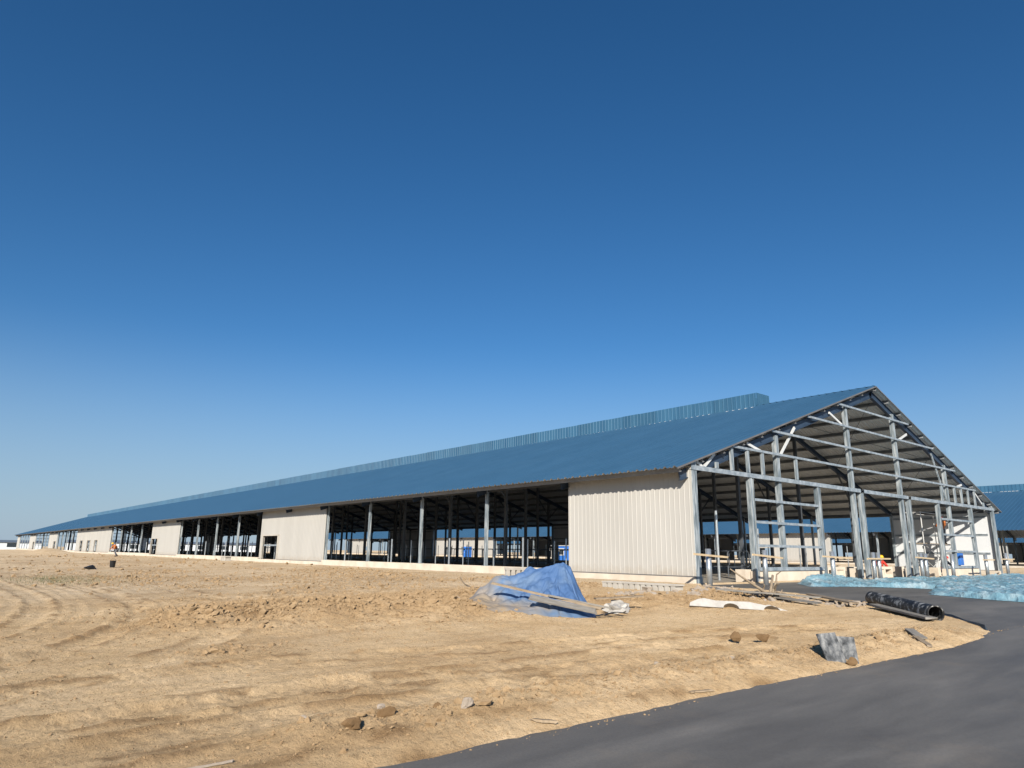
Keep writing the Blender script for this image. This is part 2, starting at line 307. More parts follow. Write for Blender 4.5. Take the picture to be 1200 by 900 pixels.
TRACKS = [smooth_line(t, 6) for t in (
    [(-24, -7.6), (-20.42, -7.0), (-19.27, -6.87), (-17.86, -6.83), (-16.33, -7.26), (-14.7, -7.94), (-11.61, -8.51), (-8.07, -9.6)],
    [(-24, -8.9), (-20.54, -8.78), (-19.66, -8.78), (-18.55, -8.75), (-17.43, -8.66), (-16.46, -8.84), (-14.26, -9.15), (-11, -9.5)],
    [(-22, -6.2), (-20.26, -4.69), (-18.88, -3.13), (-17.58, .08), (-16.75, 6.81), (-16.87, 19.38), (-17.48, 35.54)],
    [(-23, -5.0), (-21.4, -3.6), (-20.1, -1.6), (-19.2, 2), (-18.7, 8), (-18.9, 19.4), (-19.6, 35.5)],
    [(-23, -9.9), (-20, -9.7), (-18.2, -9.75), (-16.0, -9.9), (-14, -10.0)])]
def roughness(x, y):
    """where the soil is churned into clods"""
    g = lambda cx, cy, rx, ry, a=1: a*np.exp(-((x-cx)/rx)**2-((y-cy)/ry)**2)
    d, s, _ = segd(x, y, [(-17.2, -2.4), (-15, -3.2), (-12.6, -4.2), (-10.6, -3)])
    r = np.exp(-(d/1.25)**2)
    r = np.maximum(r, .85*np.exp(-(segd(x, y, [(-15.8, 0), (-12, -.5), (-8, 0)])[0]/1.9)**2))
    r = np.maximum(r, .8*np.exp(-(segd(x, y, [(-8.5, -4), (-6.2, -5.4), (-4.2, -4.6)])[0]/1.2)**2))
    berm = np.exp(-((road_sd(x, y)-.62)/.42)**2)*(y < -8)*sstep(-19.6, -18.6, x)*(1-sstep(-8.5, -6.5, x)); r = np.maximum(r, .95*berm)
    r = np.maximum(r, np.maximum(g(-15.7, 3.2, .9, 1.2, .8), np.maximum(g(-14.1, 2.8, .9, 1.2, .8), g(-17.85, -5.7, .7, .5, .7))))
    r = np.maximum(r, .6*sstep(5, 11, y)*(1-sstep(60, 110, y))*(.4+.6*sstep(.35, .6, vnoise(x*.35, y*.12, 91)))*sstep(-17.5, -14.5, x)*(1-sstep(-3.5, -1.5, x)))
    r = np.maximum(r, .62*sstep(.25, .6, vnoise(x*.5, y*.3, 92))*sstep(-16.5, -14, x)*(1-sstep(-3.5, -1.6, x))*sstep(-1.5, 1, y)*(1-sstep(14, 22, y)))
    return r
def zdirt(x, y, detail=True):
    sd = road_sd(x, y); sdn = sd+.035*fbm(x, y, 1.6, 3, 5)+.035*fbm(x, y, 6, 3, 6)
    bd = bdist(x, y)
    z = zroad(x, y)+np.where(sdn > 0, np.minimum(.05, sdn*.28), np.maximum(-.15, sdn*.5))
    on = sstep(.0, .5, sdn)
    z = z+on*(.0*bd+.035*fbm(x, y, .22, 2, 21)*sstep(1, 4, bd))
    r = roughness(x, y)
    d, s, _ = segd(x, y, [(-17, -2.4), (-15, -3.2), (-12.6, -4), (-10.6, -2.6)])
    z = z+.19*np.exp(-(d/1.25)**2)*(1+.8*fbm(x, y, .9, 3, 33))*on
    z = z+.10*np.exp(-(segd(x, y, [(-15, 0), (-12, -.5), (-8, .4)])[0]/1.6)**2)*on
    z = z+.13*np.exp(-(segd(x, y, [(-8.5, -4), (-6.2, -5.2), (-4.2, -4)])[0]/1.2)**2)*on
    z = z+.09*np.exp(-((sd-.62)/.4)**2)*(y < -8)*sstep(-20, -18.5, x)*(1-sstep(-8.5, -6, x))*(1+.8*fbm(x, y, .8, 2, 8))
    z = z+1.1*np.exp(-((x+7)/2.6)**2-((y-105.5)/2.6)**2)
    if detail:
        z = z+on*((.014+.07*r)*fbm(x, y, 3.4, 4, 41, .75)+.10*r*(.5-np.abs(fbm(x, y, 1.5, 4, 46, .7)))*(y > -8))+on*.02*np.maximum(0, fbm(x, y, 7, 3, 43))*(.25+r)
        for i, T in enumerate(TRACKS):
            d, s, sg = segd(x, y, T); cal = 1-.85*r
            for off in (0, 1.75):
                dd = np.abs(d if off == 0 else np.abs(sg+off))
                wid = .24; k = np.exp(-(dd/wid)**4)*(d < 4)
                lug = .5+.5*np.sin(2*math.pi*(s/.21+dd*1.6))
                z = z+on*cal*(k*(-.022+.016*lug*sstep(.3, .6, vnoise(s*.5, s*0, 70+i)))+.015*np.exp(-((dd-.34)/.09)**2)*(1+2.2*fbm(x, y, 5, 3, 50+i)))
            z = z+on*cal*(.006 if i in (2, 3) else .004)*np.sin(sg*19+3*fbm(x, y, .4, 2, 60+i))*np.exp(-(d/1.8)**2)
    inb = np.zeros(x.shape, bool)
    for k in range(3): inb |= (x > k*PITCH+.1) & (x < k*PITCH+32.6) & (y > -.2) & (y < BL-.2)
    return np.where(inb, -.35, z)
def axis(a, b, step, lo, hi, g=1.055):
    c = list(np.arange(a, b, step)); s = step; v = c[-1]
    while v < hi: s = min(s*g, 250); v += s; c.append(v)
    s = step; v = a; L = []
    while v > lo: s = min(s*g, 250); v -= s; L.append(v)
    return np.array(L[::-1]+c)
def grid_mesh(name, X, Y, Z, keep=None, attrs=None, mt=None):
    ny, nx = X.shape; co = np.stack([X, Y, Z], -1).reshape(-1, 3)
    i = np.arange(ny*nx).reshape(ny, nx); q = np.stack([i[:-1, :-1], i[:-1, 1:], i[1:, 1:], i[1:, :-1]], -1).reshape(-1, 4)
    if keep is not None:
        kk = keep.reshape(-1)[q].any(1); q = q[kk]; used = np.unique(q); mp = np.full(ny*nx, -1); mp[used] = np.arange(len(used)); q = mp[q]; co = co[used]
    else: used = slice(None)
    me = bpy.data.meshes.new(name); nq = len(q)
    me.vertices.add(len(co)); me.vertices.foreach_set('co', co.reshape(-1).astype(np.float32))
    me.loops.add(nq*4); me.loops.foreach_set('vertex_index', q.reshape(-1).astype(np.int32))
    me.polygons.add(nq); me.polygons.foreach_set('loop_start', np.arange(nq, dtype=np.int32)*4); me.polygons.foreach_set('use_smooth', np.ones(nq, bool))
    me.update(calc_edges=True); me.validate()
    for k, v in (attrs or {}).items():
        at = me.attributes.new(k, 'FLOAT', 'POINT'); at.data.foreach_set('value', v.reshape(-1)[used].astype(np.float32))
    if mt: me.materials.append(mt)
    return me
gx = axis(-21.0, -4.5, .05, -6000, 6000); gy = axis(-12.0, 3.0, .05, -6000, 9000, 1.035)
GX, GY = np.meshgrid(gx, gy)
GZ = zdirt(GX, GY)
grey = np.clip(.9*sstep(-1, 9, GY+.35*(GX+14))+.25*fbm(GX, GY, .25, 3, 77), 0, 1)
dug = np.clip(roughness(GX, GY)*(GY > -8)*(.75+.5*fbm(GX, GY, 1.1, 3, 88))*(.6+.4*sstep(6, -1, GY)), 0, 1)
for T in TRACKS:                      # crumbs pushed up along the wheel tracks
    d_, s_, g_ = segd(GX, GY, T)
    for off in (0, 1.75):
        dd_ = np.abs(d_ if off == 0 else np.abs(g_+off)); dug = np.maximum(dug, .75*np.exp(-((dd_-.32)/.1)**2)*(d_ < 4)*sstep(.5, .75, vnoise(GX*2.3, GY*2.3, 12)+.3*vnoise(GX*9, GY*9, 13)-.1))
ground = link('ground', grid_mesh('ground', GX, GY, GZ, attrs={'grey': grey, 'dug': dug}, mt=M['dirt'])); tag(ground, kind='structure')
rx = axis(-24, 6, .35, -400, 500, 1.12); ry = np.concatenate([np.arange(-21, -13, .5), np.arange(-13, -.4, .3), [-.42]])
RX, RY = np.meshgrid(rx, ry)
road = link('road', grid_mesh('road', RX, RY, zroad(RX, RY)+.003*fbm(RX, RY, .8, 2, 3), keep=road_sd(RX, RY) < .45, mt=M['road'])); tag(road, kind='structure')
def gz(x, y): return float(zdirt(np.array([float(x)]), np.array([float(y)]))[0])
def rz_(x, y): return float(zroad(np.array([float(x)]), np.array([float(y)]))[0])

# ------------------------------------------------------------------ barns
XE, ZE, XR = -.98, 4.06, BW/2
ZR = ZE+(XR-XE)/3
OY = .545                                                            # verge overhang line
SL = math.hypot(XR-XE, ZR-ZE); SDIR = Vector((XR-XE, 0, ZR-ZE)).normalized(); SN = Vector((-SDIR.z, 0, SDIR.x))
def zroof(x): return ZE+(min(x, BW-x)-XE)/3
NSH = 182; SW = (BL+2*OY-.0)/NSH
def rib_profile(width, nrib, rw=.06, rh=.035):
    p = [(0, 0)]; pitch = width/nrib
    for k in range(nrib):
        c = (k+.5)*pitch
        p += [(c-rw, 0), (c-rw*.3, rh), (c+rw*.3, rh), (c+rw, 0)]
    return p+[(width, 0)]
def roof_sheet_mesh(n=1, side=1, name='roof_sheet'):
    """n sheets side by side; local y along the barn, up the left (or right) slope"""
    mb = MB(); pr = [(0, 0)]; pt = SW/3
    for k in range(3):       # a high rib and a low stiffening rib in turn
        c = (k+.25)*pt; pr += [(c-.095, 0), (c-.03, .07), (c+.03, .07), (c+.095, 0)]; c = (k+.75)*pt; pr += [(c-.055, 0), (c-.02, .03), (c+.02, .03), (c+.055, 0)]
    pr += [(SW, 0)]
    for s in range(n):
        top = [(s*SW+u, h) for u, h in pr]; A = []
        for d in (0, SL):
            for u, h in top:
                P = Vector((XE, 0, ZE))+SDIR*d+SN*h+Vector((0, u, 0)); A.append(P)
            for u, h in top:
                P = Vector((XE, 0, ZE))+SDIR*d+SN*(h-.012)+Vector((0, u, 0)); A.append(P)
        k = len(pr)
        if side < 0: A = [Vector((BW-p.x, p.y, p.z)) for p in A]
        fs = [(i, i+1, 2*k+i+1, 2*k+i) for i in range(k-1)]; fu = [(k+i+1, k+i, 3*k+i, 3*k+i+1) for i in range(k-1)]
        fe = [(i, k+i, k+i+1, i+1) for i in range(k-1)]+[(2*k+i+1, 3*k+i+1, 3*k+i, 2*k+i) for i in range(k-1)]+[(0, 2*k, 3*k, k), (k-1, 2*k-1, 4*k-1, 3*k-1)]
        if side > 0: fs = [f[::-1] for f in fs]; fu = [f[::-1] for f in fu]
        b = len(mb.v); mb.add(A, fs, 0); mb.f += [tuple(b+i for i in f) for f in fu]; mb.mi += [1]*len(fu); mb.f += [tuple(b+i for i in f) for f in fe]; mb.mi += [2]*len(fe)
    return mb.mesh(name, [M['roof'], M['roof_under'], M['trim']])
WP = 6/26; WCACHE = {}
def wall_sheet_mesh(width, z0, z1, nrib, side, mats):
    key = (round(width, 3), round(z0, 3), round(z1, 3), side, nrib)
    if key in WCACHE: return WCACHE[key]
    pr = rib_profile(width, nrib, .024, .010); mb = MB(); k = len(pr); A = []
    for z in (z0, z1):
        A += [(-h*side, u, z) for u, h in pr]+[(side*.045, u, z) for u, h in pr]
    fo = [(i, 2*k+i, 2*k+i+1, i+1) for i in range(k-1)]; fi = [(k, 2*k-1, 4*k-1, 3*k)]
    fe = [tuple(range(k))+tuple(range(2*k-1, k-1, -1)), tuple(range(2*k, 3*k))+tuple(range(4*k-1, 3*k-1, -1)), (0, k, 3*k, 2*k), (k-1, 3*k-1, 4*k-1, 2*k-1)]
    mb.add(A, fo+fe, 0); mb.f += fi; mb.mi += [1]
    WCACHE[key] = mb.mesh('wall_sheet', mats); return WCACHE[key]
PANELS = [(-.41, 6.0), (30, 42), (66, 78), (102, 132), (156, 168), (192, 204), (228, 234.41)]
DOORS = {1: [(38.2, 41.3)], 2: [(74.8, 77.6)], 3: [(111.7, 114.2), (117.9, 120.7), (125, 127.5)], 4: [(157, 160)], 5: [(192.6, 195.8)]}
DZ = 2.07
def panel_spans(i):
    a, b = PANELS[i]; out = []; cur = a
    for d0, d1 in DOORS.get(i, []): out += [(cur, d0, .3, 4.22), (d0, d1, DZ, 4.22)]; cur = d1
    return out+[(cur, b, .3, 4.22)]
def wall(barn, x, side, single, label):
    """side=1: face towards -X"""
    for i in range(len(PANELS)):
        wl = empty('wall', (x, 0, 0), 0, barn)
        wl['label'] = label
        for a, b, z0, z1 in panel_spans(i):
            if single:
                n = max(1, math.ceil((b-a)/(4*WP)-.05)); ww = (b-a)/n
                for k in range(n): link('wall_sheet', wall_sheet_mesh(ww, z0, z1, max(1, round(ww/WP)), side, [M['wall'], M['wall_in']]), wl, (0, a+k*ww, 0))
            else:
                link('wall_sheet', wall_sheet_mesh(b-a, z0, z1, max(1, round((b-a)/.46)), side, [M['wall'], M['wall_in']]), wl, (0, a, 0))
        for d0, d1 in DOORS.get(i, []):
            f = MB(); f.box(-.09*side, .09*side, d0-.14, d0, .0, DZ+.1); f.box(-.09*side, .09*side, d1, d1+.14, .0, DZ+.1); f.box(-.085*side, .085*side, d0, d1, DZ, DZ+.1)
            f.build('door_frame', M['conc_w'], wl)
        # flashing along the foot of the cladding, in pieces of one span each
        for a, b, z0, z1 in panel_spans(i):
            if z0 < 1: MB().box(-.07*side, .05*side, a, b, .265, .298).build('base_flashing', M['trim'], wl)
def make_plinth(barn, x, side):
    mb = MB(); n = 39
    for k in range(n):
        a, b = k*6+(-.41 if k == 0 else 0), (k+1)*6+(.41 if k == n-1 else 0)
        pan = any(p0-.1 <= a and b <= p1+.1 for p0, p1 in PANELS); top = .262 if pan else .38
        MB().box(x-.1*side, x+.45*side, a+.01, b-.01, -.5, top).build('plinth_block', M['conc'], barn)
    MB().box(x-.5*side, x-.1*side, -.3, BL+.4, -.6, .015).build('footing', M['conc'], barn)

def main_barn():
    barn = empty('barn', (0, 0, 0)); tag(barn, 'long unfinished steel barn with blue ribbed roof and open gable frame, nearest the camera', 'barn', 'long blue roofed barns')
    # roof
    rl = empty('roof', (0, 0, 0), 0, barn); me = roof_sheet_mesh(1, 1)
    for k in range(NSH): link('roof_sheet', me, rl, (0, -OY+k*SW, 0))
    me = roof_sheet_mesh(1, -1)
    for k in range(118): link('roof_sheet', me, rl, (0, -OY+k*SW, 0))
    o = link('roof_sheet', roof_sheet_mesh(NSH-118, -1), rl, (0, -OY+118*SW, 0)); tag(o, kind='stuff')
    MB().bar((XR, -OY-.01, ZR+.005), (XR, 6, ZR+.005), .3, .02).build('ridge_cap', M['roof'], rl)
    # verge trim on both slopes
    for s in (1, -1):
        fx = lambda x: x if s > 0 else BW-x
        MB().bar((fx(XE), -OY-.02, ZE-.025), (fx(XR), -OY-.02, ZR-.025), .03, .06, (0, 0, 1)).build('verge_trim', M['trim'], rl)
    MB().bar((XE+.32, -OY, ZE+.04), (XE+.32, BL+OY, ZE+.04), .05, .06).build('eave_trim', M['trim'], rl)
    MB().bar((BW-XE+.02, -OY, ZE-.02), (BW-XE+.02, BL+OY, ZE-.02), .03, .07).build('eave_trim', M['trim'], rl)
    # ridge vent: upright sheets on both sides and across the ends
    vt = empty('ridge_vent', (0, 0, 0), 0, barn)
    pr = rib_profile(1.5, 5, .03, .03)
    def vsheet(side):
        mb = MB(); k = len(pr); A = []
        for z in (9.66, 10.5): A += [(-h*side, u, z) for u, h in pr]+[(.02*side, u, z) for u, h in pr]
        mb.add(A, [(i, 2*k+i, 2*k+i+1, i+1) for i in range(k-1)]+[(k, 2*k-1, 4*k-1, 3*k), tuple(range(2*k, 3*k))+tuple(range(4*k-1, 3*k-1, -1)), (0, k, 3*k, 2*k), (k-1, 3*k-1, 4*k-1, 2*k-1)])
        return mb.mesh('vent_sheet', M['vent'])
    for s in (1, -1):
        me = vsheet(s)
        for k in range(148): link('vent_sheet', me, vt, (XR-.68*s+random.uniform(-.012, .012), 6.05+k*1.5, random.uniform(-.012, .012)))
    for yy in (6.03, 228.1):
        mb = MB()
        for k in range(6): mb.box(XR-.66+k*.22, XR-.66+k*.22+.2, yy-.03, yy+.0, 9.66, 10.5); mb.box(XR-.66+k*.22+.2, XR-.66+k*.22+.22, yy-.06, yy+.0, 9.66, 10.5)
        mb.build('vent_end', M['vent'], vt)
    for s in (1, -1):
        for k in range(74):
            MB().box(XR-.68*s-.05, XR-.68*s+.05, 6.1+k*3, 6.1+k*3+2.2, 9.595, 9.655).build('vent_rail', M['white_steel'], vt)
    # purlins (light channels under the sheets)
    for s in (1, -1):
        for k in range(13):
            d = .25+k*(SL-.4)/12; P = Vector((XE, 0, ZE))+SDIR*d-SN*.115; x = P.x if s > 0 else BW-P.x
            up = SN if s > 0 else Vector((-SN.x, 0, SN.z))
            MB().channel((x, -OY+.06, P.z), (x, BL+OY-.06, P.z), .07, .2, up, s).build('purlin', M['steel_g'], barn)
    # rafters on every frame line, columns
    for s in (1, -1):
        fx = lambda x: x if s > 0 else BW-x
        for k in range(40):
            y = k*6 if 0 < k < 39 else (-.22 if k == 0 else BL+.22)
            a = Vector((XE+.4, 0, ZE+.04+.28/3))-SN*.39; b = Vector((XR-.02, 0, ZR))-SN*.39
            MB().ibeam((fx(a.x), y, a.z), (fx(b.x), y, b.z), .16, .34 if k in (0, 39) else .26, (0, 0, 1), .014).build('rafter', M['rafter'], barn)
    cols = {}
    def column_mesh(h, w=.14, d=.14, mt=None):
        key = (round(h, 2), w, d, mt is None)
        if key not in cols: cols[key] = MB().box(-w/2, w/2, -d/2, d/2, 0, h).mesh('column', mt or M['galv'])
        return cols[key]
    for x in (.18, BW-.18):
        for k in range(40):
            y = k*6 if 0 < k < 39 else (-.28 if k == 0 else BL+.28)
            z0 = .0 if k in (0, 39) else .38
            link('column', column_mesh(zroof(x)-.45-z0+.1), barn, (x, y, z0))
            if k not in (0, 39): MB().box(x-.16, x+.16, y-.16, y+.16, .381, .4).build('base_plate', M['galv'], barn)
    for x in (6.3, 13.1, BW-13.1, BW-6.3):
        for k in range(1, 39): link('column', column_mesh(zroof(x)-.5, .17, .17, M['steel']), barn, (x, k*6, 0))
    # knee braces beside the inner columns
    for x in (6.3, BW-6.3):
        for k in range(1, 20):
            s = 1 if x < XR else -1; mb = MB()
            mb.bar((x, k*6, 4.6), (x+s*1.5, k*6, zroof(x+s*1.5)-.55), .08, .08); mb.bar((x, k*6, 4.3), (x-s*1.3, k*6, zroof(x-s*1.3)-.55), .08, .08)
            mb.build('knee_brace', M['steel'], barn)
    # bracing rods under the first roof bay
    for s in (1, -1):
        for (xa, ya, xb, yb) in ((XR-8, .2, XR-.8, 5.8), (XR-8, 5.8, XR-.8, .2), (.6, .2, XR-8, 5.8), (.6, 5.8, XR-8, .2)):
            fx = lambda x: x if s > 0 else BW-x
            MB().tube([(fx(xa), ya, zroof(xa)-.42), (fx(xb), yb, zroof(xb)-.42)], .013, 6).build('bracing_rod', M['steel'], barn)
    # walls and plinth
    wall(barn, 0, 1, True, 'cream ribbed wall cladding under the near eave')
    wall(barn, BW, -1, True, 'cladding of the far side wall seen from inside')
    make_plinth(barn, 0, 1); make_plinth(barn, BW, -1)
    for k in range(39):
        pan = any(p0-.1 <= k*6 and k*6+6 <= p1+.1 for p0, p1 in PANELS)
        for x in (.07, BW-.07):
            if pan:
                for z in (1.35, 2.55, 3.7): MB().channel((x, k*6+.1, z), (x, k*6+5.9, z), .05, .12, (0, 0, 1), 1 if x < 5 else -1).build('girt', M['galv_l'], barn)
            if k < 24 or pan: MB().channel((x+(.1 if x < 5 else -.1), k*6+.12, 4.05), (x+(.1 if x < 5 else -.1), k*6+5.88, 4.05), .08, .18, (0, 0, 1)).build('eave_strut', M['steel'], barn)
    MB().box(.45, BW-.45, -.4, BL+.4, -.32, 0).build('floor', M['floor'], barn)
    # ---- gable frame
    G = Y0
    for x in (6.3, 13.1, 18.65, 25.3):
        MB().channel((x, G+.16, .0), (x, G+.16, zroof(x)-.42), .2, .2, (0, 1, 0), -1, .012, .04).build('wind_column', M['galv'], barn)
    for x, dx in ((4.0, .25), (9.45, .24), (13.75, .27), (19.35, .27), (23.4, .24), (28.6, .22)):
        mb = MB()
        mb.channel((x-dx/4, G+.08, .0), (x-dx/4, G+.08, 4.05), .2, dx/2-.004, (1, 0, 0), 1); mb.channel((x+dx/4, G+.08, .0), (x+dx/4, G+.08, 4.05), .2, dx/2-.004, (1, 0, 0), -1)
        mb.build('door_jamb', M['galv'], barn)
    for x in (.18, BW-.18):
        mb = MB(); mb.channel((x, G+.06, 0), (x, G+.06, 4.4), .16, .3, (1, 0, 0), 1); mb.build('corner_post', M['galv'], barn)
    for a, b in ((-.02, 13.55), (13.9, 19.15), (19.5, BW+.02)):
        MB().channel((a, G+.0, 4.16), (b, G+.0, 4.16), .1, .17, (0, 0, 1), -1).build('lintel', M['galv_l'], barn)
    for z, a, b in ((5.22, 2.75, 29.75), (6.2, 5.75, 26.6), (7.25, 8.95, 23.5), (8.3, 12.1, 20.35)):
        MB().channel((a, G-.02, z), (b, G-.02, z), .08, .095, (0, 0, 1), -1).build('gable_girt', M['galv_l'], barn)
    for x in (2.72, 3.85, 4.95, 7.65, 24.15, 26.2, 27.3, 28.4, 29.55):
        MB().channel((x, G+.02, 4.265), (x, G+.02, 5.16), .09, .16, (1, 0, 0), 1).build('cripple_stud', M['galv'], barn)
    for x in (1.68, 31.0): MB().channel((x, G+.02, 4.265), (x, G+.02, zroof(x)-.45), .09, .14, (1, 0, 0), 1).build('cripple_stud', M['galv'], barn)
    for a, b in (((.5, 4.42), (1.0, 4.2)), ((.95, 4.25), (1.68, 4.82)), ((4.0, 5.48), (5.25, 5.2)), ((6.45, 5.15), (7.95, 6.62)), ((11.35, 7.76), (12.55, 7.32)), ((18.85, 7.2), (20.3, 7.75)), ((26.4, 5.15), (27.8, 5.45)), ((29.95, 5.05), (30.95, 4.45))):
        MB().bar((a[0], G+.1, a[1]), (b[0], G+.1, b[1]), .06, .11).build('gable_brace', M['white_steel'], barn)
    MB().bar((23.3, G+.03, 6.95), (24.75, G+.03, 4.3), .06, .1).build('gable_brace', M['galv'], barn)
    for a, b in ((4.15, 9.3), (23.55, 28.45)):
        for z in (1.42, 2.34, 3.22): MB().channel((a, G+.03, z), (b, G+.03, z), .08, .1, (0, 0, 1), -1).build('window_girt', M['galv_l'], barn)
        MB().channel((a, G+.05, .52), (b, G+.05, .52), .16, .14, (0, 0, 1), -1).build('window_sill', M['galv_l'], barn)
        MB().box(a-.3, b+.3, G+.02, G+.22, -.2, .44).build('gable_curb', M['conc'], barn)
    for a, b in ((9.75, 13.0), (14.0, 18.3), (19.6, 23.1)):
        mb = MB(); n = max(2, round((b-a)/.8)); st = (b-a)/n
        for k in range(n):
            x0 = a+k*st
            mb.box(x0, x0+.14, G+.9, G+1.25, -.2, .55); mb.box(x0+.14, x0+st, G+.9, G+1.25, -.2, .16); mb.box(x0+.14, x0+st, G+.9, G+1.25, .42, .55)
            if (k*7+round(a)) % 3: mb.box(x0+.14, x0+st, G+.95, G+1.25, .16, .42)
        mb.box(b, b+.14, G+.9, G+1.25, -.2, .55)
        mb.build('gable_curb', M['conc'], barn)
    for x in (3.75, 9.75, 13.35, 19.75, 23.0, 29.1): MB().box(x-.2, x+.2, G+.26, G+.7, -.2, .5).build('curb_pier', M['conc'], barn)
    # ---- frame of the far gable
    G2 = BL+.3
    for x in (4.0, 6.3, 9.45, 13.1, 13.9, 18.65, 19.35, 23.4, 25.3, 28.6):
        MB().box(x-.1, x+.1, G2-.1, G2+.1, 0, zroof(x)-.45 if x in (6.3, 13.1, 18.65, 25.3) else 4.05).build('wind_column', M['steel'], barn)
    for z, a, b in ((4.16, 0, BW), (5.22, 2.75, 29.75), (6.2, 5.75, 26.6), (7.25, 8.95, 23.5), (1.4, 4, 9.4), (2.3, 4, 9.4), (3.2, 4, 9.4), (1.4, 23.4, 28.6), (2.3, 23.4, 28.6), (3.2, 23.4, 28.6)):
        MB().box(a, b, G2+.1, G2+.18, z-.06, z+.06).build('gable_girt', M['steel'], barn)
    return barn
main_barn()

def far_barn(ox, label, fine):
    barn = empty('barn', (ox, 0, 0)); tag(barn, label, 'barn', 'long blue roofed barns')
    link('roof_slope', roof_sheet_mesh(NSH, 1, 'roof_slope'), barn, (0, -OY, 0)); link('roof_slope', roof_sheet_mesh(NSH, -1, 'roof_slope'), barn, (0, -OY, 0))
    mb = MB(); mb.box(XR-.68, XR+.68, 6, 228, 9.66, 10.5)
    for k in range(500): mb.box(XR-.72, XR-.68, 6+k*.444, 6+k*.444+.12, 9.66, 10.5)
    mb.build('ridge_vent', M['vent'], barn)
    mb = MB()
    for k in range(74): mb.box(XR-.74, XR+.74, 6.1+k*3, 8.3+k*3, 9.6, 9.65)
    mb.build('vent_rail', M['white_steel'], barn)
    for x, s in ((0, 1), (BW, -1)):
        wall(barn, x, s, False, 'cream wall panels of the barn behind'); 
        MB().box(x-.1*s, x+.45*s, -.41, BL+.4, -.5, .26).build('plinth', M['conc'], barn)
    cm = MB().ibeam((0, 0, 0), (0, 0, 3.9), .2, .2, (1, 0, 0), .014).mesh('column', M['galv'])
    for x in (.18, BW-.18):
        for k in range(1, 39): link('column', cm, barn, (x, k*6, .26))
    for x in (6.3, BW-6.3):
        for k in range(1, 39, 1 if fine else 3): link('column', cm, barn, (x, k*6, 0)).scale = (1, 1, 1.5)
    for s in (1, -1):
        fx = lambda x: x if s > 0 else BW-x
        for k in range(0, 39, 1 if fine else 3):
            a = Vector((XE+.12, 0, ZE))-SN*.28; b = Vector((XR, 0, ZR))-SN*.28
            MB().bar((fx(a.x), k*6, a.z), (fx(b.x), k*6, b.z), .15, .34).build('rafter', M['steel'], barn)
    MB().box(.45, BW-.45, -.4, BL+.4, -.32, 0).build('floor', M['floor'], barn)
far_barn(PITCH, 'blue roofed barn standing behind the near barn, its eave showing at the right edge', True)
far_barn(2*PITCH, 'third blue roofed barn, glimpsed through the open sides of the second', False)

# far sheds on the horizon at the left
def far_shed(x, y, L, Wd, h, rz, label):
    o = empty('shed', (x, y, gz(x, y)), rz); tag(o, label, 'shed')
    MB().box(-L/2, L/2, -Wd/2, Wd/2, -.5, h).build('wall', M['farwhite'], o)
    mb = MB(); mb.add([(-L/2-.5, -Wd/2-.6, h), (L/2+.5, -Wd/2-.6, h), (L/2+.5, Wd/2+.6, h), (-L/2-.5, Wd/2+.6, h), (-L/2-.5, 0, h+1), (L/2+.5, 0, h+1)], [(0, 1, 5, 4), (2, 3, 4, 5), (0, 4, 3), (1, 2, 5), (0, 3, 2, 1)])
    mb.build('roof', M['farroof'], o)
    for k in range(int(L/9)):
        MB().box(-L/2+3+k*9, -L/2+6.5+k*9, -Wd/2-.05, -Wd/2+.1, 1, 2.6).build('window', M['glass'], o)
far_shed(-30, 352, 96, 14, 2.9, .02, 'low white shed with grey roof far away at the left horizon')
far_shed(62, 318, 76, 14, 3.2, -.03, 'white shed seen through the far open end of the near barn')

# ------------------------------------------------------------------ loose soil
ICO = None
def ico(sub):
    bm = bmesh.new(); bmesh.ops.create_icosphere(bm, subdivisions=sub, radius=1); bm.verts.ensure_lookup_table()
    v = np.array([q.co[:] for q in bm.verts]); f = np.array([[q.index for q in p.verts] for p in bm.faces]); bm.free(); return v, f
def scatter_clods(name, xs, ys, rad, mt):
    v, f = ico(1); n = len(xs); zs = np.maximum(zdirt(xs, ys), np.where(road_sd(xs, ys) < .02, zroad(xs, ys), -9))
    J = 1+.62*(RNG.random((n, len(v)))-.5)*2
    S = RNG.uniform(.65, 1.25, (n, 1, 3)); S[:, :, 2] *= .75
    P = v[None]*J[..., None]*S*rad[:, None, None]; a = RNG.uniform(0, 6.28, n); c, s = np.cos(a)[:, None], np.sin(a)[:, None]
    X = P[..., 0]*c-P[..., 1]*s+xs[:, None]; Y = P[..., 0]*s+P[..., 1]*c+ys[:, None]; Z = P[..., 2]+zs[:, None]+.22*rad[:, None]
    co = np.stack([X, Y, Z], -1).reshape(-1, 3); F = (f[None]+(np.arange(n)*len(v))[:, None, None]).reshape(-1, 3)
    me = bpy.data.meshes.new(name); me.vertices.add(len(co)); me.vertices.foreach_set('co', co.reshape(-1).astype(np.float32))
    me.loops.add(len(F)*3); me.loops.foreach_set('vertex_index', F.reshape(-1).astype(np.int32)); me.polygons.add(len(F)); me.polygons.foreach_set('loop_start', np.arange(len(F), dtype=np.int32)*3); me.polygons.foreach_set('use_smooth', np.zeros(len(F), bool))
    me.update(calc_edges=True); me.materials.append(mt); return link(name, me)
cand = 330000
xs = RNG.uniform(-21, -1.5, cand); ys = np.where(RNG.random(cand) < .72, RNG.uniform(-11.4, 2, cand), RNG.uniform(2, 26, cand))
rg = roughness(xs, ys); sdv = road_sd(xs, ys)
keep = (sdv > .05) & (RNG.random(cand) < .07+.36*rg**1.3)
xs, ys, rg = xs[keep], ys[keep], rg[keep]
rad = (.0045+.010*RNG.random(len(xs))**3+.03*RNG.random(len(xs))**22)*(.6+.8*rg)*np.where(ys > -7, 1.25+.75*rg, 1)*np.where(ys > 4, 1.3, 1)
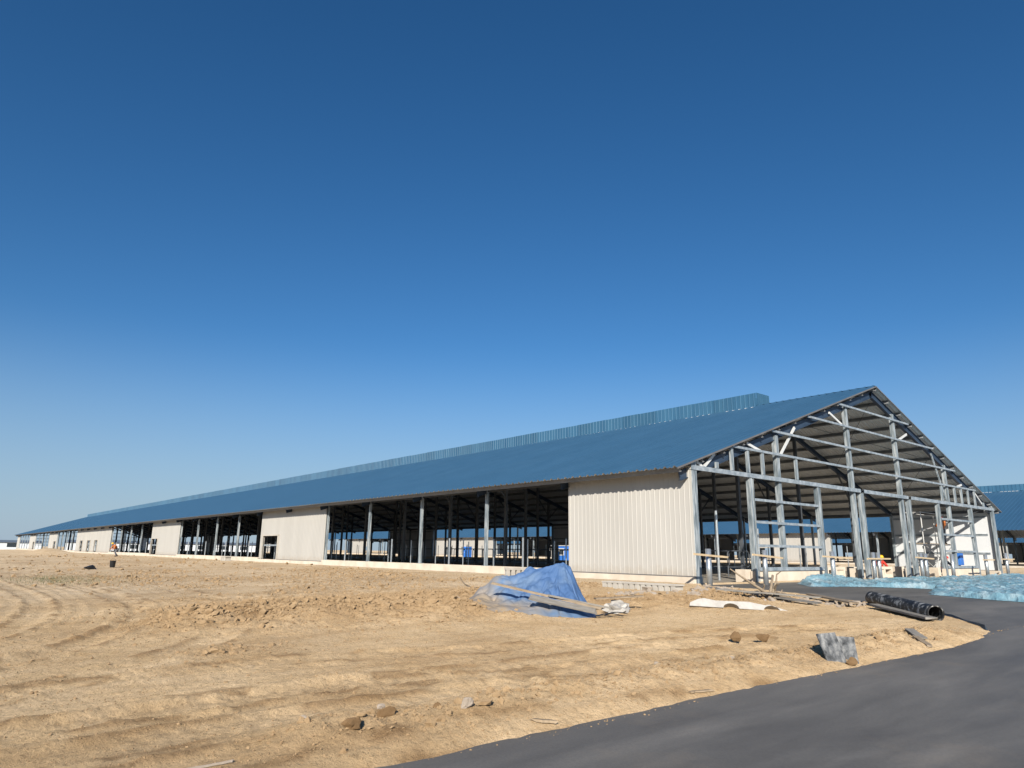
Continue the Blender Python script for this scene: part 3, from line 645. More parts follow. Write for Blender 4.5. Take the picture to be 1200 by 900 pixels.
nn_ = 30000; nx_ = RNG.uniform(-21, -6.5, nn_); ny_ = -11.3+8*RNG.random(nn_)**1.3; kn = (road_sd(nx_, ny_) > .03) & (RNG.random(nn_) < .25+.75*sstep(.35, .7, vnoise(nx_*1.7, ny_*3.1, 97)))
xs = np.concatenate([xs, nx_[kn]]); ys = np.concatenate([ys, ny_[kn]]); rad = np.concatenate([rad, .0035+.006*RNG.random(kn.sum())**2])
fn = 9000; fy = 12+90*RNG.random(fn)**1.7; fxx = RNG.uniform(-24, -1.2, fn); kf = RNG.random(fn) < .08+.5*sstep(.45, .7, vnoise(fxx*.3, fy*.11, 95))*sstep(-19.5, -15.5, fxx)
xs = np.concatenate([xs, fxx[kf]]); ys = np.concatenate([ys, fy[kf]]); rad = np.concatenate([rad, (.014+.075*RNG.random(kf.sum())**8)*(1+fy[kf]*.01)])
en = 260; ex_ = RNG.uniform(-20, -4, en); ey_ = np.interp(ex_, [-20, -12.3, -8.8, -6.4, -4], [-11.14, -11.38, -11.5, -11.25, -11.2])-np.abs(RNG.normal(0, .05, en))                  # crumbs spilt over the road's edge
xs = np.concatenate([xs, ex_]); ys = np.concatenate([ys, ey_]); rad = np.concatenate([rad, .003+.007*RNG.random(en)**4])
cl = scatter_clods('soil_clods', xs, ys, rad, M['clod']); tag(cl, 'small tan clods of loose soil scattered over the dirt', 'soil', kind='stuff')

def lump(name, x, y, r, mt, label, cat, group=None, sq=(1, 1, .8), seed=0, sink=.25):
    v, f = ico(3); g = np.random.default_rng(seed); d = np.zeros(len(v))
    for k in range(14):
        a = g.normal(size=3); a /= np.linalg.norm(a); c_ = g.uniform(.45, .85); d = np.minimum(d, np.where(v@a > c_, c_/np.maximum(v@a, .01)-1, 0))
    v = v*(1+d+.035*g.normal(size=len(v)))[:, None]*np.array(sq)*r
    me = bpy.data.meshes.new(name); me.from_pydata(v.tolist(), [], f.tolist()); me.materials.append(mt)
    o = link(name, me, None, (x, y, gz(x, y)+r*sq[2]*(1-sink*2))); o.rotation_euler = (0, 0, g.uniform(0, 6)); return tag(o, label, cat, group)
lump('rock', -17.44, -10.62, .075, M['stone'], 'largest pale pinkish rock on the rough soil above the road edge', 'rock', seed=1)
lump('rock', -17.62, -10.45, .05, M['tan'], 'brown clod just left of the largest pale rock', 'rock', seed=2)
lump('rock', -18.12, -10.44, .07, M['tan'], 'dark brown clod in the loose soil at bottom centre left', 'rock', seed=3, sq=(1.3, 1, .9))
lump('rock', -17.98, -10.1, .045, M['stone'], 'small pale stone above the dark brown clod', 'rock', seed=4)
lump('rock', -18.5, -10.62, .085, M['tan'], 'broad flat brown clod nearest the bottom left end of the road edge', 'rock', seed=5, sq=(1.5, 1, .7))
lump('rock', -18.72, -10.2, .04, M['stone'], 'small pale stone near the grey stick on the ground', 'rock', seed=6)
lump('rock', -11.65, -9.48, .10, M['tan'], 'round brown clod, left one of two on the smooth dirt track', 'rock', seed=7, sq=(1, 1, 1.05), sink=.12)
lump('rock', -11.29, -9.75, .105, M['tan'], 'blocky brown clod, right one of two on the smooth dirt track', 'rock', seed=8, sq=(1.2, 1, .9), sink=.15)
lump('rock', -13.45, -10.62, .045, M['stone'], 'small white stone below the two brown clods', 'rock', seed=9)
lump('rock', -14.34, -10.18, .04, M['stone'], 'small white stone on the soil bank left of the two brown clods', 'rock', seed=10)
lump('rock', -12.2, -3.1, .11, M['stone'], 'pale boulder lying left of the blue tarp', 'rock', seed=12)

rn = 420; t_ = RNG.random(rn); seg = RNG.integers(0, 3, rn)
A_ = np.array([(-6.6, -5.0), (-4.4, -5.2), (-7.0, -3.2)])[seg]; B_ = np.array([(-1.4, -2.4), (-3.6, -8.6), (-3.4, -1.2)])[seg]
rxs = A_[:, 0]+(B_-A_)[:, 0]*t_+RNG.normal(0, .3, rn); rys = A_[:, 1]+(B_-A_)[:, 1]*t_+RNG.normal(0, .35, rn); kp = road_sd(rxs, rys) > .1; rxs, rys = rxs[kp], rys[kp]
rb = scatter_clods('rubble', rxs, rys, .02+.11*RNG.random(len(rxs))**5, M['stone']); tag(rb, 'broken pale rubble strewn over the bank by the corner of the barn', 'rubble', kind='stuff')

# ------------------------------------------------------------------ frames for things placed by the ground they touch
R2 = Vector((.769, -.639, 0)); F2 = Vector((.6366, .7712, 0))
def st(o, s, t, z=0): return Vector((o[0], o[1], 0))+R2*s+F2*t+Vector((0, 0, z))
ANG = math.atan2(-.639, .769)

def plank(name, a, b, w, t, mt, label, cat, roll=0, bow=.0, taper=1):
    """a sawn board from a to b with slight warp and splintered ends"""
    a = Vector(a); b = Vector(b); mid = (a+b)/2; L = (b-a).length; n = 8; V = []; F = []; g = random.Random(len(label)*31)
    for i in range(n+1):
        x = -L/2+L*i/n; ww = w/2*(1-(1-taper)*i/n)*(1+g.uniform(-.05, .05)); zz = bow*math.sin(math.pi*i/n); dy = g.uniform(-.01, .01)
        ex = [0, 0, 0, 0] if 0 < i < n else [g.uniform(-.04, .04) for _ in range(4)]
        V += [(x+ex[0], -ww+dy, zz), (x+ex[1], ww+dy, zz), (x+ex[2], ww+dy, zz+t), (x+ex[3], -ww+dy, zz+t)]
    for i in range(n):
        q = 4*i; F += [(q+k, q+(k+1) % 4, q+4+(k+1) % 4, q+4+k) for k in range(4)]
    F = [f[::-1] for f in F]+[(0, 1, 2, 3), (4*n+3, 4*n+2, 4*n+1, 4*n)]
    mb = MB(); mb.add(V, F); o = mb.build(name, mt)
    d = (b-a).normalized(); q = d.to_track_quat('X', 'Z'); o.rotation_mode = 'QUATERNION'
    from mathutils import Quaternion
    o.rotation_quaternion = q @ Quaternion((1, 0, 0), roll); o.location = mid
    return tag(o, label, cat)
def gp(x, y, dz=0): return (x, y, gz(x, y)+dz)

# ------------------------------------------------------------------ blue tarp over a heap
TO = (-11.55, -4.45)
def tarp_h(s, t):
    p = np.interp(s, [-1.25, -1.0, -.82, -.45, -.1, .25, .55, .9, 1.06, 1.2, 1.52], [0, .2, .42, .5, .6, .82, .9, 1.0, .92, .55, 0])
    q = np.where(t < .35, 1-np.clip((.35-t)/(1.5-.15*np.clip(s, -1, 1)), 0, 1)**.95, 1-np.clip((t-.35)/.6, 0, 1)**1.8)
    return .97*p*np.clip(q, 0, 1)
S_, T_ = np.meshgrid(np.linspace(-1.35, 1.6, 300), np.linspace(-1.3, 1.1, 240))
ang = np.arctan2(T_-.45, S_-.85); rr_ = np.hypot(S_-.85, T_-.45)
H = tarp_h(S_+.07*fbm(S_, T_, 2, 3, 4), T_+.08*fbm(S_, T_, 2, 3, 9))
def crease(x, y, seed): return np.abs(vnoise(x, y, seed)*2-1)
wx = S_+.12*fbm(S_, T_, 1.5, 2, 51); wy = T_+.12*fbm(S_, T_, 1.5, 2, 52)
fold = np.clip(rr_*1.4, .15, 1)*(.13*(crease(ang*4.2+wx*.7, rr_*.9, 12)-.45)+.06*(crease(ang*10+wy*2, rr_*1.6, 15)-.45))+.09*(crease(wx*2.1+wy*1.1, wy*2.3-wx*.6, 17)-.4)*sstep(.5, -.4, S_)+.05*(crease(wx*4+wy*2.5, wy*4.6-wx, 18)-.4)+.02*(crease(wx*11, wy*11, 19)-.4)
H = np.clip(H+fold*np.clip(H*3, 0, 1), 0, 2)
PX = TO[0]+R2.x*S_+F2.x*T_; PY = TO[1]+R2.y*S_+F2.y*T_
hz = np.clip(zdirt(PX, PY, False), -.4, .4)
inside = (H > .02+.05*np.clip(fbm(S_, T_, 4, 3, 61), 0, 1))
dust = np.clip(.05+.42*sstep(.1, -.8, S_)+.28*sstep(.4, .02, H)+.32*np.exp(-((S_-.4)/.3)**2-((T_+.72)/.22)**2)+.25*fbm(S_, T_, 1.3, 4, 71), -.1, .6)
o = link('tarp', grid_mesh('tarp', PX-TO[0], PY-TO[1], hz+H-.02, keep=inside, attrs={'dust': dust}, mt=M['tarp']), None, (TO[0], TO[1], 0))
tag(o, 'crumpled blue tarp draped over a heap on the dirt in front of the barn', 'tarp')
sol = o.modifiers.new('thickness', 'SOLIDIFY'); sol.thickness = .006
def th(s, t): return float(tarp_h(np.array([s]), np.array([t]))[0])
bz = gz(*TO)
plank('pole', st(TO, -.62, -.58, bz+.47), st(TO, 1.5, -.95, bz+.04), .05, .045, M['wood'], 'long wooden pole lying slanted across the front of the blue tarp', 'pole')
plank('pole', st(TO, .5, -.9, bz+.27), st(TO, 1.75, -.72, bz+.03), .035, .035, M['greyboard'], 'thin grey pole crossing above the splintered board on the tarp', 'pole')
plank('board', st(TO, .15, -1.0, bz+.24), st(TO, 1.4, -1.02, bz+.0), .16, .025, M['greyboard'], 'grey splintered board under the pole at the right of the tarp', 'board', roll=.5)
plank('board', st(TO, 1.55, .1, bz+.16), st(TO, 2.6, .5, bz+.2), .12, .03, M['wood'], 'short tan board resting on debris right of the blue tarp', 'board')
mb = MB(); V = []; pts = []
for k in range(26):
    t = k/25; x = -3.9+(-11.6+3.9)*t; y = 8.4+(-3.7-8.4)*t+.25*math.sin(t*5); pts.append((x, y, gz(x, y)+.02))
mb.tube(pts, .016, 6); tag(mb.build('rope', M['wood']), 'thin tan rope running from the barn wall to the blue tarp', 'rope')
# plastic bag
v, f = ico(3); g = np.random.default_rng(5); nn = 1+.3*np.sin(v[:, 0]*7+v[:, 1]*5)*np.cos(v[:, 2]*6)+.06*g.normal(size=len(v)); v = v*nn[:, None]*np.array([.3, .2, .16])
me = bpy.data.meshes.new('plastic_bag'); me.from_pydata(v.tolist(), [], f.tolist()); me.materials.append(M['dull'])
p = st(TO, 2.0, .25); o = link('plastic_bag', me, None, (p.x, p.y, gz(p.x, p.y)+.06)); tag(o, 'crumpled white plastic bag on the dirt right of the blue tarp', 'bag')
# dark scrap strips at the tarp's right foot
for i, (a, b) in enumerate(((1.45, 1.95), (1.6, 2.1))):
    A = st(TO, a, -.85+.12*i, 0); B = st(TO, b, -.7+.3*i, 0)
    plank('strip', gp(A.x, A.y, .03), gp(B.x, B.y, .03), .05, .015, M['black'], ('black plastic strip touching the right foot of the blue tarp', 'second black plastic strip, just beyond the one at the tarp')[i], 'strip', bow=.05)

# ------------------------------------------------------------------ concrete pieces
def slat_block(x, y, rz, n, L, h, d, label):
    o = empty('slat_block', (x, y, gz(x, y)), rz); tag(o, label, 'concrete block'); pw = L/n
    MB().box(-L/2, L/2, -d/2, d/2, h*.78, h).build('top', M['conc_w'], o)
    for k in range(n):
        MB().box(-L/2+k*pw+.02, -L/2+(k+.78)*pw, -d/2+.01, d/2-.01, -.1, h*.78).build('rib', M['conc_w'], o)
    return o
slat_block(-2.9, 5.9, ANG+.25, 5, 1.05, .42, .3, 'pale slotted concrete block standing on the dirt left of the blue tarp')
slat_block(-4.2, -1.45, -math.pi/2, 13, 2.9, .2, .4, 'long low slotted concrete block at the foot of the cream wall')
# arched culvert piece
def arch_piece():
    L, h, d = 2.15, .16, .35; out = [(-L/2, 0)]
    for c in (-.18, .68):
        for k in range(9): a = math.pi-math.pi*k/8; out.append((c+.17*math.cos(a), .11*math.sin(a)))
    out += [(L/2, 0), (L/2-.2, h*.35), (L/2-.45, h*.8), (.55, h*.7), (.2, h*1.05), (-.5, h*.95), (-.75, h*1.2), (-L/2+.2, h*1.05), (-L/2+.02, h*.5)]
    mb = MB(); n = len(out); V = [(x, -d/2, z) for x, z in out]+[(x, d/2, z) for x, z in out]
    mb.add(V, [tuple(range(n)), tuple(range(2*n-1, n-1, -1))]+[(i, i+n, (i+1) % n+n, (i+1) % n) for i in range(n)])
    o = mb.build('culvert_piece', M['dull'], None, (-7.12, -6.65, gz(-7.12, -6.65)-.06)); o.rotation_euler = (-.45, .04, ANG-.12)
    return tag(o, 'pale concrete slab with two arched notches half sunk in the dirt', 'concrete slab')
arch_piece()
plank('board', gp(-3.5, -3.4, .06), gp(-4.75, -7.3, .05), .2, .035, M['greyboard'], 'long grey board on the dirt bank beside the road, left of the branch', 'board')
plank('board', gp(-5.0, -4.7, .1), gp(-4.1, -7.0, .12), .16, .035, M['greyboard'], 'weathered grey board lying under the broken branch', 'board')
plank('board', gp(-2.9, -6.1, .10), gp(-4.5, -8.0, .09), .2, .035, M['wood'], 'tan board bridging the bank between the branch and the black pipe', 'board')
plank('board', gp(-4.3, -8.35, .07), gp(-6.2, -10.25, .05), .22, .04, M['greyboard'], 'grey board lying against the near side of the black pipe', 'board')
plank('board', gp(-4.0, -8.6, .02), gp(-5.0, -9.5, .02), .12, .02, M['cyan'], 'strip of blue sheet poking out under the grey board', 'sheet')
plank('board', gp(-8.95, -10.9, .03), gp(-9.35, -11.25, .025), .13, .02, M['greyboard'], 'upper of two short pale boards near the rounded road edge', 'board')
plank('board', gp(-9.3, -11.12, .02), gp(-9.62, -11.42, .015), .08, .02, M['wood'], 'lower of two short pale boards, touching the road edge', 'board')
plank('board', (-17.06, -11.06, gz(-17.06, -11.06)+.004), (-16.9, -11.15, gz(-16.9, -11.15)+.01), .05, .02, M['tan2'], 'small pale slab at the road edge below the largest rock', 'slab')
plank('board', (-15.05, -11.16, gz(-15.05, -11.16)+.003), (-14.75, -11.22, gz(-14.75, -11.22)+.006), .04, .015, M['tan2'], 'thin pale strip along the road edge right of the rocks', 'strip')
plank('stick', gp(-19.72, -10.52, .004), gp(-19.36, -10.62, .008), .018, .012, M['stone'], 'pale grey stick lying on the dirt at the bottom left edge', 'stick')
# broken branch with clinging roots
mb = MB(); g = random.Random(4); c = Vector(gp(-4.25, -5.75))
for k in range(15):
    a = g.uniform(0, 6.28); e = g.uniform(.15, 1.2); L = g.uniform(.35, .85); p = c+Vector((g.uniform(-.25, .25), g.uniform(-.3, .3), g.uniform(-.02, .15))); pts = [p]
    d = Vector((math.cos(a)*math.cos(e), math.sin(a)*math.cos(e), math.sin(e)))
    for i in range(4): d = (d+Vector((g.uniform(-.5, .5), g.uniform(-.5, .5), g.uniform(-.55, .25)))).normalized(); pts.append(pts[-1]+d*L/4)
    mb.tube(pts, [.045, .038, .03, .02, .008], 6)
mb.tube([c+Vector((-.9, .55, .75)), c+Vector((-.5, .3, .45)), c+Vector((0, 0, .1)), c+Vector((.35, -.5, .0))], [.015, .03, .05, .04], 7)
mb.tube([c+R2*.1+Vector((0, 0, .6)), c+R2*-.15+F2*-.3+Vector((0, 0, -.05))], [.03, .045], 7)
o = mb.build('branch', M['wood'], smooth=True); tag(o, 'broken branch with tangled roots sticking up at the edge of the road', 'branch')
v, f = ico(2)
# black pipe
def hollow_pipe(a, b, r, t, n=28):
    a = Vector(a); b = Vector(b); L = (b-a).length; mb = MB(); V = []; m_ = 24
    for rad in (r, r-t):
        for i in range(m_+1):
            for k in range(n):
                w_ = 1+(.012*math.sin(i*1.3+k*.9) if rad == r else 0)
                V.append((-L/2+L*i/m_, rad*w_*math.cos(2*math.pi*k/n), rad*w_*math.sin(2*math.pi*k/n)))
    F = []; B = (m_+1)*n
    for i in range(m_):
        for k in range(n):
            q, q2 = i*n+k, i*n+(k+1) % n
            F.append((q, q2, q2+n, q+n)); F.append((B+q2, B+q, B+q+n, B+q2+n))
    for k in range(n):
        k2 = (k+1) % n; F.append((k2, k, B+k, B+k2)); e = m_*n; F.append((e+k, e+k2, B+e+k2, B+e+k))
    mb.add(V, F); o = mb.build('pipe', M['peel'], smooth=True); o.location = (a+b)/2; o.rotation_mode = 'QUATERNION'; o.rotation_quaternion = (b-a).to_track_quat('X', 'Z'); return o
o = hollow_pipe((-3.45, -7.95, rz_(-3.45, -7.95)+.22), (-5.85, -10.2, rz_(-5.85, -10.2)+.19), .155, .018)
tag(o, 'black plastic drain pipe with peeling grey coat lying beside the road', 'pipe')
# two worn plates stuck in the soil
def plate(px, py, wd, h, lean, rz, top, label):
    mb = MB(); V = []
    for y in (-.009, .009): V += [(-wd/2, y, -.1), (wd/2*.92, y, -.1), (wd/2, y, h*top), (-wd/2*1.04, y, h)]
    mb.add(V, [(0, 1, 2, 3), (7, 6, 5, 4), (0, 4, 5, 1), (1, 5, 6, 2), (2, 6, 7, 3), (3, 7, 4, 0)])
    o = mb.build('plate', M['plate'], None, (px, py, gz(px, py))); o.rotation_euler = (lean, 0, rz); return tag(o, label, 'plate')
plate(-12.08, -11.24, .28, .35, -.5, ANG+.25, 1.05, 'left one of two worn grey plates stuck upright at the road edge')
plate(-11.82, -11.27, .24, .31, -.5, ANG-.2, .98, 'right one of two worn grey plates stuck upright at the road edge')
lump('rock', -11.98, -11.38, .08, M['tan'], 'lump of sandy soil heaped against the two grey plates', 'soil heap', seed=21, sq=(1.2, .8, .9))
plank('board', gp(-11.6, -11.05, .0), gp(-11.25, -10.85, .09), .06, .02, M['wood'], 'short tan offcut leaning right of the two grey plates', 'board')
# black film strip along the rounded road edge
mb = MB(); pts = [(-3.6, -9.32), (-4.3, -9.95), (-4.8, -10.33), (-5.4, -10.75), (-5.85, -11.0), (-6.3, -11.15)]; V = []
for i, (x, y) in enumerate(pts):
    d = Vector((pts[min(i+1, 5)][0]-pts[max(i-1, 0)][0], pts[min(i+1, 5)][1]-pts[max(i-1, 0)][1], 0)).normalized(); nrm = Vector((d.y, -d.x, 0))
    z = rz_(x, y); wob = .02*math.sin(i*2.1)
    for q, (off, zz) in enumerate(((-.06, .02), (.0, .05+wob), (.03, .0), (-.02, -.06))): p = Vector((x, y, z))-nrm*off; V.append((p.x, p.y, z+zz))
F = [(4*i+k, 4*i+(k+1) % 4, 4*i+4+(k+1) % 4, 4*i+4+k) for i in range(5) for k in range(4)]
mb.add(V, F+[(3, 2, 1, 0), (20, 21, 22, 23)]); tag(mb.build('edge_strip', M['black']), 'black plastic strip following the rounded far edge of the dirt', 'strip')

# ------------------------------------------------------------------ blue film over the apron
FP = [(4.69, -1.75), (3.2, -2.9), (5.07, -3.57), (6.64, -4.75), (7.11, -5.58), (3.36, -6.9), (3.04, -7.84), (2.94, -9.31), (3.3, -10.6), (20, -10.9), (38, -10.2), (38, -1.9), (31, -1.75)]
def poly_sd(x, y, P):
    d2 = np.full(x.shape, 1e9); ins = np.zeros(x.shape, bool)
    for (ax, ay), (bx, by) in zip(P, P[1:]+P[:1]):
        ex, ey = bx-ax, by-ay; t = np.clip(((x-ax)*ex+(y-ay)*ey)/(ex*ex+ey*ey), 0, 1); d2 = np.minimum(d2, (x-ax-t*ex)**2+(y-ay-t*ey)**2)
        if ay != by: ins ^= ((ay > y) != (by > y)) & (x < (bx-ax)*(y-ay)/(by-ay)+ax)
    return np.where(ins, 1, -1)*np.sqrt(d2)
X_, Y_ = np.meshgrid(np.concatenate([np.arange(2.4, 16, .09), np.arange(16, 38.2, .22)]), np.arange(-11, -.9, .09))
sdf = poly_sd(X_, Y_, FP)+.3*fbm(X_, Y_, .8, 4, 6)
bump = np.exp(-((X_-7.6)/1.9)**2-((Y_+1.35)/.5)**2)
sdf = np.maximum(sdf, .5*(bump-.35))
rid = 1-np.abs(fbm(X_, Y_, .55, 3, 14)); rid = np.clip((rid-.72)/.28, 0, 1)
hh = .012+.05*rid*(vnoise(X_*.4, Y_*.4, 3))+.075*np.clip(1-2.6*np.abs(fbm(X_, Y_, .9, 4, 22, .6)), 0, 1)+.05*np.abs(fbm(X_, Y_, 2.2, 4, 23, .65))+.11*np.exp(-((sdf-.15)/.15)**2)*np.clip(.5+1.2*fbm(X_, Y_, .7, 2, 27), 0, 1)
hh = hh+.045*(crease(X_*2.6+Y_*1.1, Y_*3.1-X_*.7, 81)-.35)+.04*(crease(X_*5.3-Y_*2, Y_*5.9+X_*1.7, 82)-.35)+.02*(crease(X_*11, Y_*12, 83)-.3)+.05*sstep(.55, .85, vnoise(X_*.6, Y_*.9, 84))*crease(X_*3.3, Y_*3.7, 85)
hh = np.maximum(hh, .006)
hh = hh+.30*bump*(.7+.5*fbm(X_, Y_, 1.8, 3, 29))
hh = hh*sstep(-.02, .12, sdf)
o = link('plastic_film', grid_mesh('plastic_film', X_, Y_, zroad(X_, Y_)+.012+np.clip(hh, 0, 1), keep=sdf > .0, mt=M['film'])); o.data.polygons.foreach_set('use_smooth', np.zeros(len(o.data.polygons), bool)); tag(o, 'crumpled pale blue plastic film spread over the new concrete at the gable', 'plastic film')

# ------------------------------------------------------------------ pipe posts and battens before the gable
ORD = ['first', 'second', 'third', 'fourth', 'fifth', 'sixth', 'seventh', 'eighth', 'ninth', 'tenth']
PXS = [-.75, 2.72, 7.9, 11.7, 12.25, 17.0, 17.55, 21.05, 26.3, 29.95]
pm = MB(); pm.tube([(0, 0, -.1), (0, 0, 1.24)], .09, 14); pme = pm.mesh('pipe_post', M['pipe']); pme.polygons.foreach_set('use_smooth', [len(p.vertices) == 4 for p in pme.polygons])
for i, x in enumerate(PXS):
    o = link('pipe_post', pme, None, (x, -1.5, 0)); o.scale = (1.05, 1.05, 1) if i != 9 else (1, 1, 1.1); o.rotation_euler = (random.uniform(-.015, .015), random.uniform(-.015, .015), 0)
    tag(o, '%s short galvanised pipe post from the left before the open gable' % ORD[i], 'post', 'pipe posts before the gable')
for i, (x, z, L, tl) in enumerate(((-.75, .98, 1.9, -.05), (2.75, .98, 2.0, -.06), (8.1, .97, 2.4, -.03), (12.0, .93, 2.3, .0), (17.2, .98, 2.2, -.03), (26.4, .92, 1.9, 0), (29.8, .97, 2.3, 0))):
    plank('batten', (x-L/2, -1.63, z-tl*L/2), (x+L/2, -1.63, z+tl*L/2), .045, .065, M['batten'], '%s wooden batten from the left tied across the gable pipe posts' % ORD[i], 'batten', roll=0)['group'] = 'battens on the pipe posts'
o = MB().tube([(0, 0, 0), (0, 0, 2.9)], .06, 12).build('pipe_post', M['pipe'], None, (4.97, 2.0, 0), smooth=False); tag(o, 'tall thin pipe standing inside the leftmost gable doorway', 'post')
for i, (x, y) in enumerate(((12.3, 4.5), (13.2, 5.2))):
    o = MB().tube([(0, 0, 0), (0, 0, 2.4)], .055, 12).build('pipe_post', M['pipe'], None, (x, y, 0)); tag(o, ('left one of two tall pipes inside the middle gable doorway', 'right one of two tall pipes inside the middle gable doorway')[i], 'post')

# ------------------------------------------------------------------ stall posts and dividers inside the barn
sm = MB().tube([(0, 0, 0), (0, 0, 1.34)], .045, 8).mesh('stall_post', M['pipe'])
for k in [1, 2, 3, 4, 7, 8, 9, 10, 13, 14, 15, 16]:
    o = link('stall_post', sm, None, (.3, k*6+3.35, .38)); tag(o, 'short pale pipe on the plinth midway between two wall columns', 'stall post', 'short pipes on the near plinth')
sm2 = MB().tube([(0, 0, 0), (0, 0, 1.75)], .035, 8).mesh('stall_post', M['pipe'])
for x in (4.2, 9.0, 22.0, 28.5):
    for k in range(30):
        o = link('stall_post', sm2, None, (x, 7.5+k*3.0, 0)); tag(o, 'slim stall pipe rising from the shaded barn floor', 'stall post', 'slim stall pipes inside the barn')
dv = MB(); dv.tube([(0, 0, 0), (0, 0, 1.15), (.15, 0, 1.25), (1.8, 0, 1.25), (1.95, 0, 1.1), (1.95, 0, .55), (1.8, 0, .45), (0, 0, .45)], .03, 6); dvm = dv.mesh('stall_divider', M['steel'])
for k in range(22):
    o = link('stall_divider', dvm, None, (10.2, 5.0+k*1.2, 0)); tag(o, 'dark bent pipe stall divider inside the barn behind the gable', 'stall divider', 'stall dividers inside the barn')

# ------------------------------------------------------------------ cabin, booth, cabinet between the barns
c = empty('cabin', (58, 64.0, gz(58, 64)), 0); tag(c, 'bright blue site cabin with a white window seen through the barn', 'cabin')
MB().box(-1.2, 1.2, -5, 4.2, .12, 2.3).build('body', M['cyan'], c); MB().box(-1.3, 1.3, -5.1, 4.3, 2.3, 2.4).build('roof', M['white'], c)
wn = MB().box(-1.25, -1.16, 1.3, 2.5, .85, 1.95).build('window', M['white'], c); MB().box(-1.27, -1.255, 1.45, 2.35, .98, 1.82).build('pane', M['glass'], wn); MB().box(-1.22, 1.22, 2.6, 4.25, -.1, .75).build('skirt', M['white'], c)
c = empty('booth', (60, 95.5, gz(60, 95.5)), .3); tag(c, 'small upright blue booth between the two barns', 'booth')
MB().box(-.6, .6, -.6, .6, 0, 2.15).build('body', M['cyan'], c); MB().box(-.68, .68, -.68, .68, 2.15, 2.25).build('roof', M['white'], c)
dr = MB().box(-.63, -.6, -.4, .4, .1, 2.0).build('door', M['cyan'], c); MB().box(-.66, -.63, .26, .32, .95, 1.15).build('handle', M['white'], dr)
c = empty('cabinet', (27.4, .25, .0)); tag(c, 'small blue cabinet behind the right window frame of the gable', 'cabinet')
MB().box(-.3, .3, -.15, .15, .62, 1.32).build('body', M['cyan'], c); MB().box(-.05, .05, -.05, .05, 0, .62).build('stand', M['galv'], c); MB().box(-.26, .26, -.17, -.15, .66, 1.28).build('door', M['cyan'], c)

# ------------------------------------------------------------------ scaffold
s = empty('scaffold', (29.0, 2.3, 0)); tag(s, 'white tubular scaffold tower inside the right part of the gable', 'scaffold')
for x in (-2.4, 2.4):
    for y in (-.5, .5): MB().tube([(x, y, 0), (x, y, 3.85)], .03, 8).build('standard', M['white'], s)
for z in (1.85, 3.8):
    for y in (-.5, .5): MB().tube([(-2.4, y, z), (2.4, y, z)], .022, 8).build('ledger', M['white'], s)
    for x in (-2.4, 2.4): MB().tube([(x, -.5, z), (x, .5, z)], .022, 8).build('transom', M['white'], s)
for y in (-.5, .5):
    MB().tube([(-2.4, y, .1), (2.4, y, 1.85)], .02, 6).build('cross_brace', M['white'], s); MB().tube([(2.4, y, .1), (-2.4, y, 1.85)], .02, 6).build('cross_brace', M['white'], s)
MB().box(-2.45, 2.45, -.45, .45, 1.875, 1.92).build('deck', M['wood'], s)

# ------------------------------------------------------------------ people
def skin_mesh(name, verts, edges, radii, mt, parent, root=0):
    me = bpy.data.meshes.new(name); me.from_pydata(verts, edges, []); o = link(name, me, parent); me.materials.append(mt)
    md = o.modifiers.new('skin', 'SKIN'); md.use_smooth_shade = True
    for i, r in enumerate(radii):
        d = me.skin_vertices[0].data[i]; d.radius = (r, r) if not isinstance(r, tuple) else r; d.use_root = (i == root)
    sb = o.modifiers.new('sub', 'SUBSURF'); sb.levels = sb.render_levels = 2
    return o
POSE = {
 'stand': dict(pel=(0, 0, .95), ch=(0, .02, 1.3), nk=(0, .03, 1.48), hd=(0, -.02, 1.6), tp=(0, -.02, 1.7), lk=(.1, -.03, .5), la=(.11, .02, .08), rk=(-.1, -.05, .5), ra=(-.11, .03, .08), le=(.27, -.12, 1.18), lh=(.2, -.36, 1.2), re=(-.27, -.1, 1.2), rh=(-.18, -.36, 1.3)),
 'bend': dict(pel=(0, .15, .85), ch=(0, -.12, 1.14), nk=(0, -.27, 1.26), hd=(0, -.38, 1.33), tp=(0, -.44, 1.41), lk=(.12, -.1, .46), la=(.13, .12, .08), rk=(-.1, .05, .45), ra=(-.12, .4, .08), le=(.25, -.3, .9), lh=(.18, -.5, .75), re=(-.25, -.32, .92), rh=(-.16, -.55, .78)),
 'crouch': dict(pel=(0, .18, .36), ch=(0, -.02, .66), nk=(0, -.13, .82), hd=(0, -.22, .91), tp=(0, -.25, 1.01), lk=(.18, -.26, .46), la=(.14, .02, .08), rk=(-.18, -.26, .44), ra=(-.14, .04, .08), le=(.26, -.28, .55), lh=(.12, -.5, .5), re=(-.26, -.28, .56), rh=(-.1, -.5, .52))}
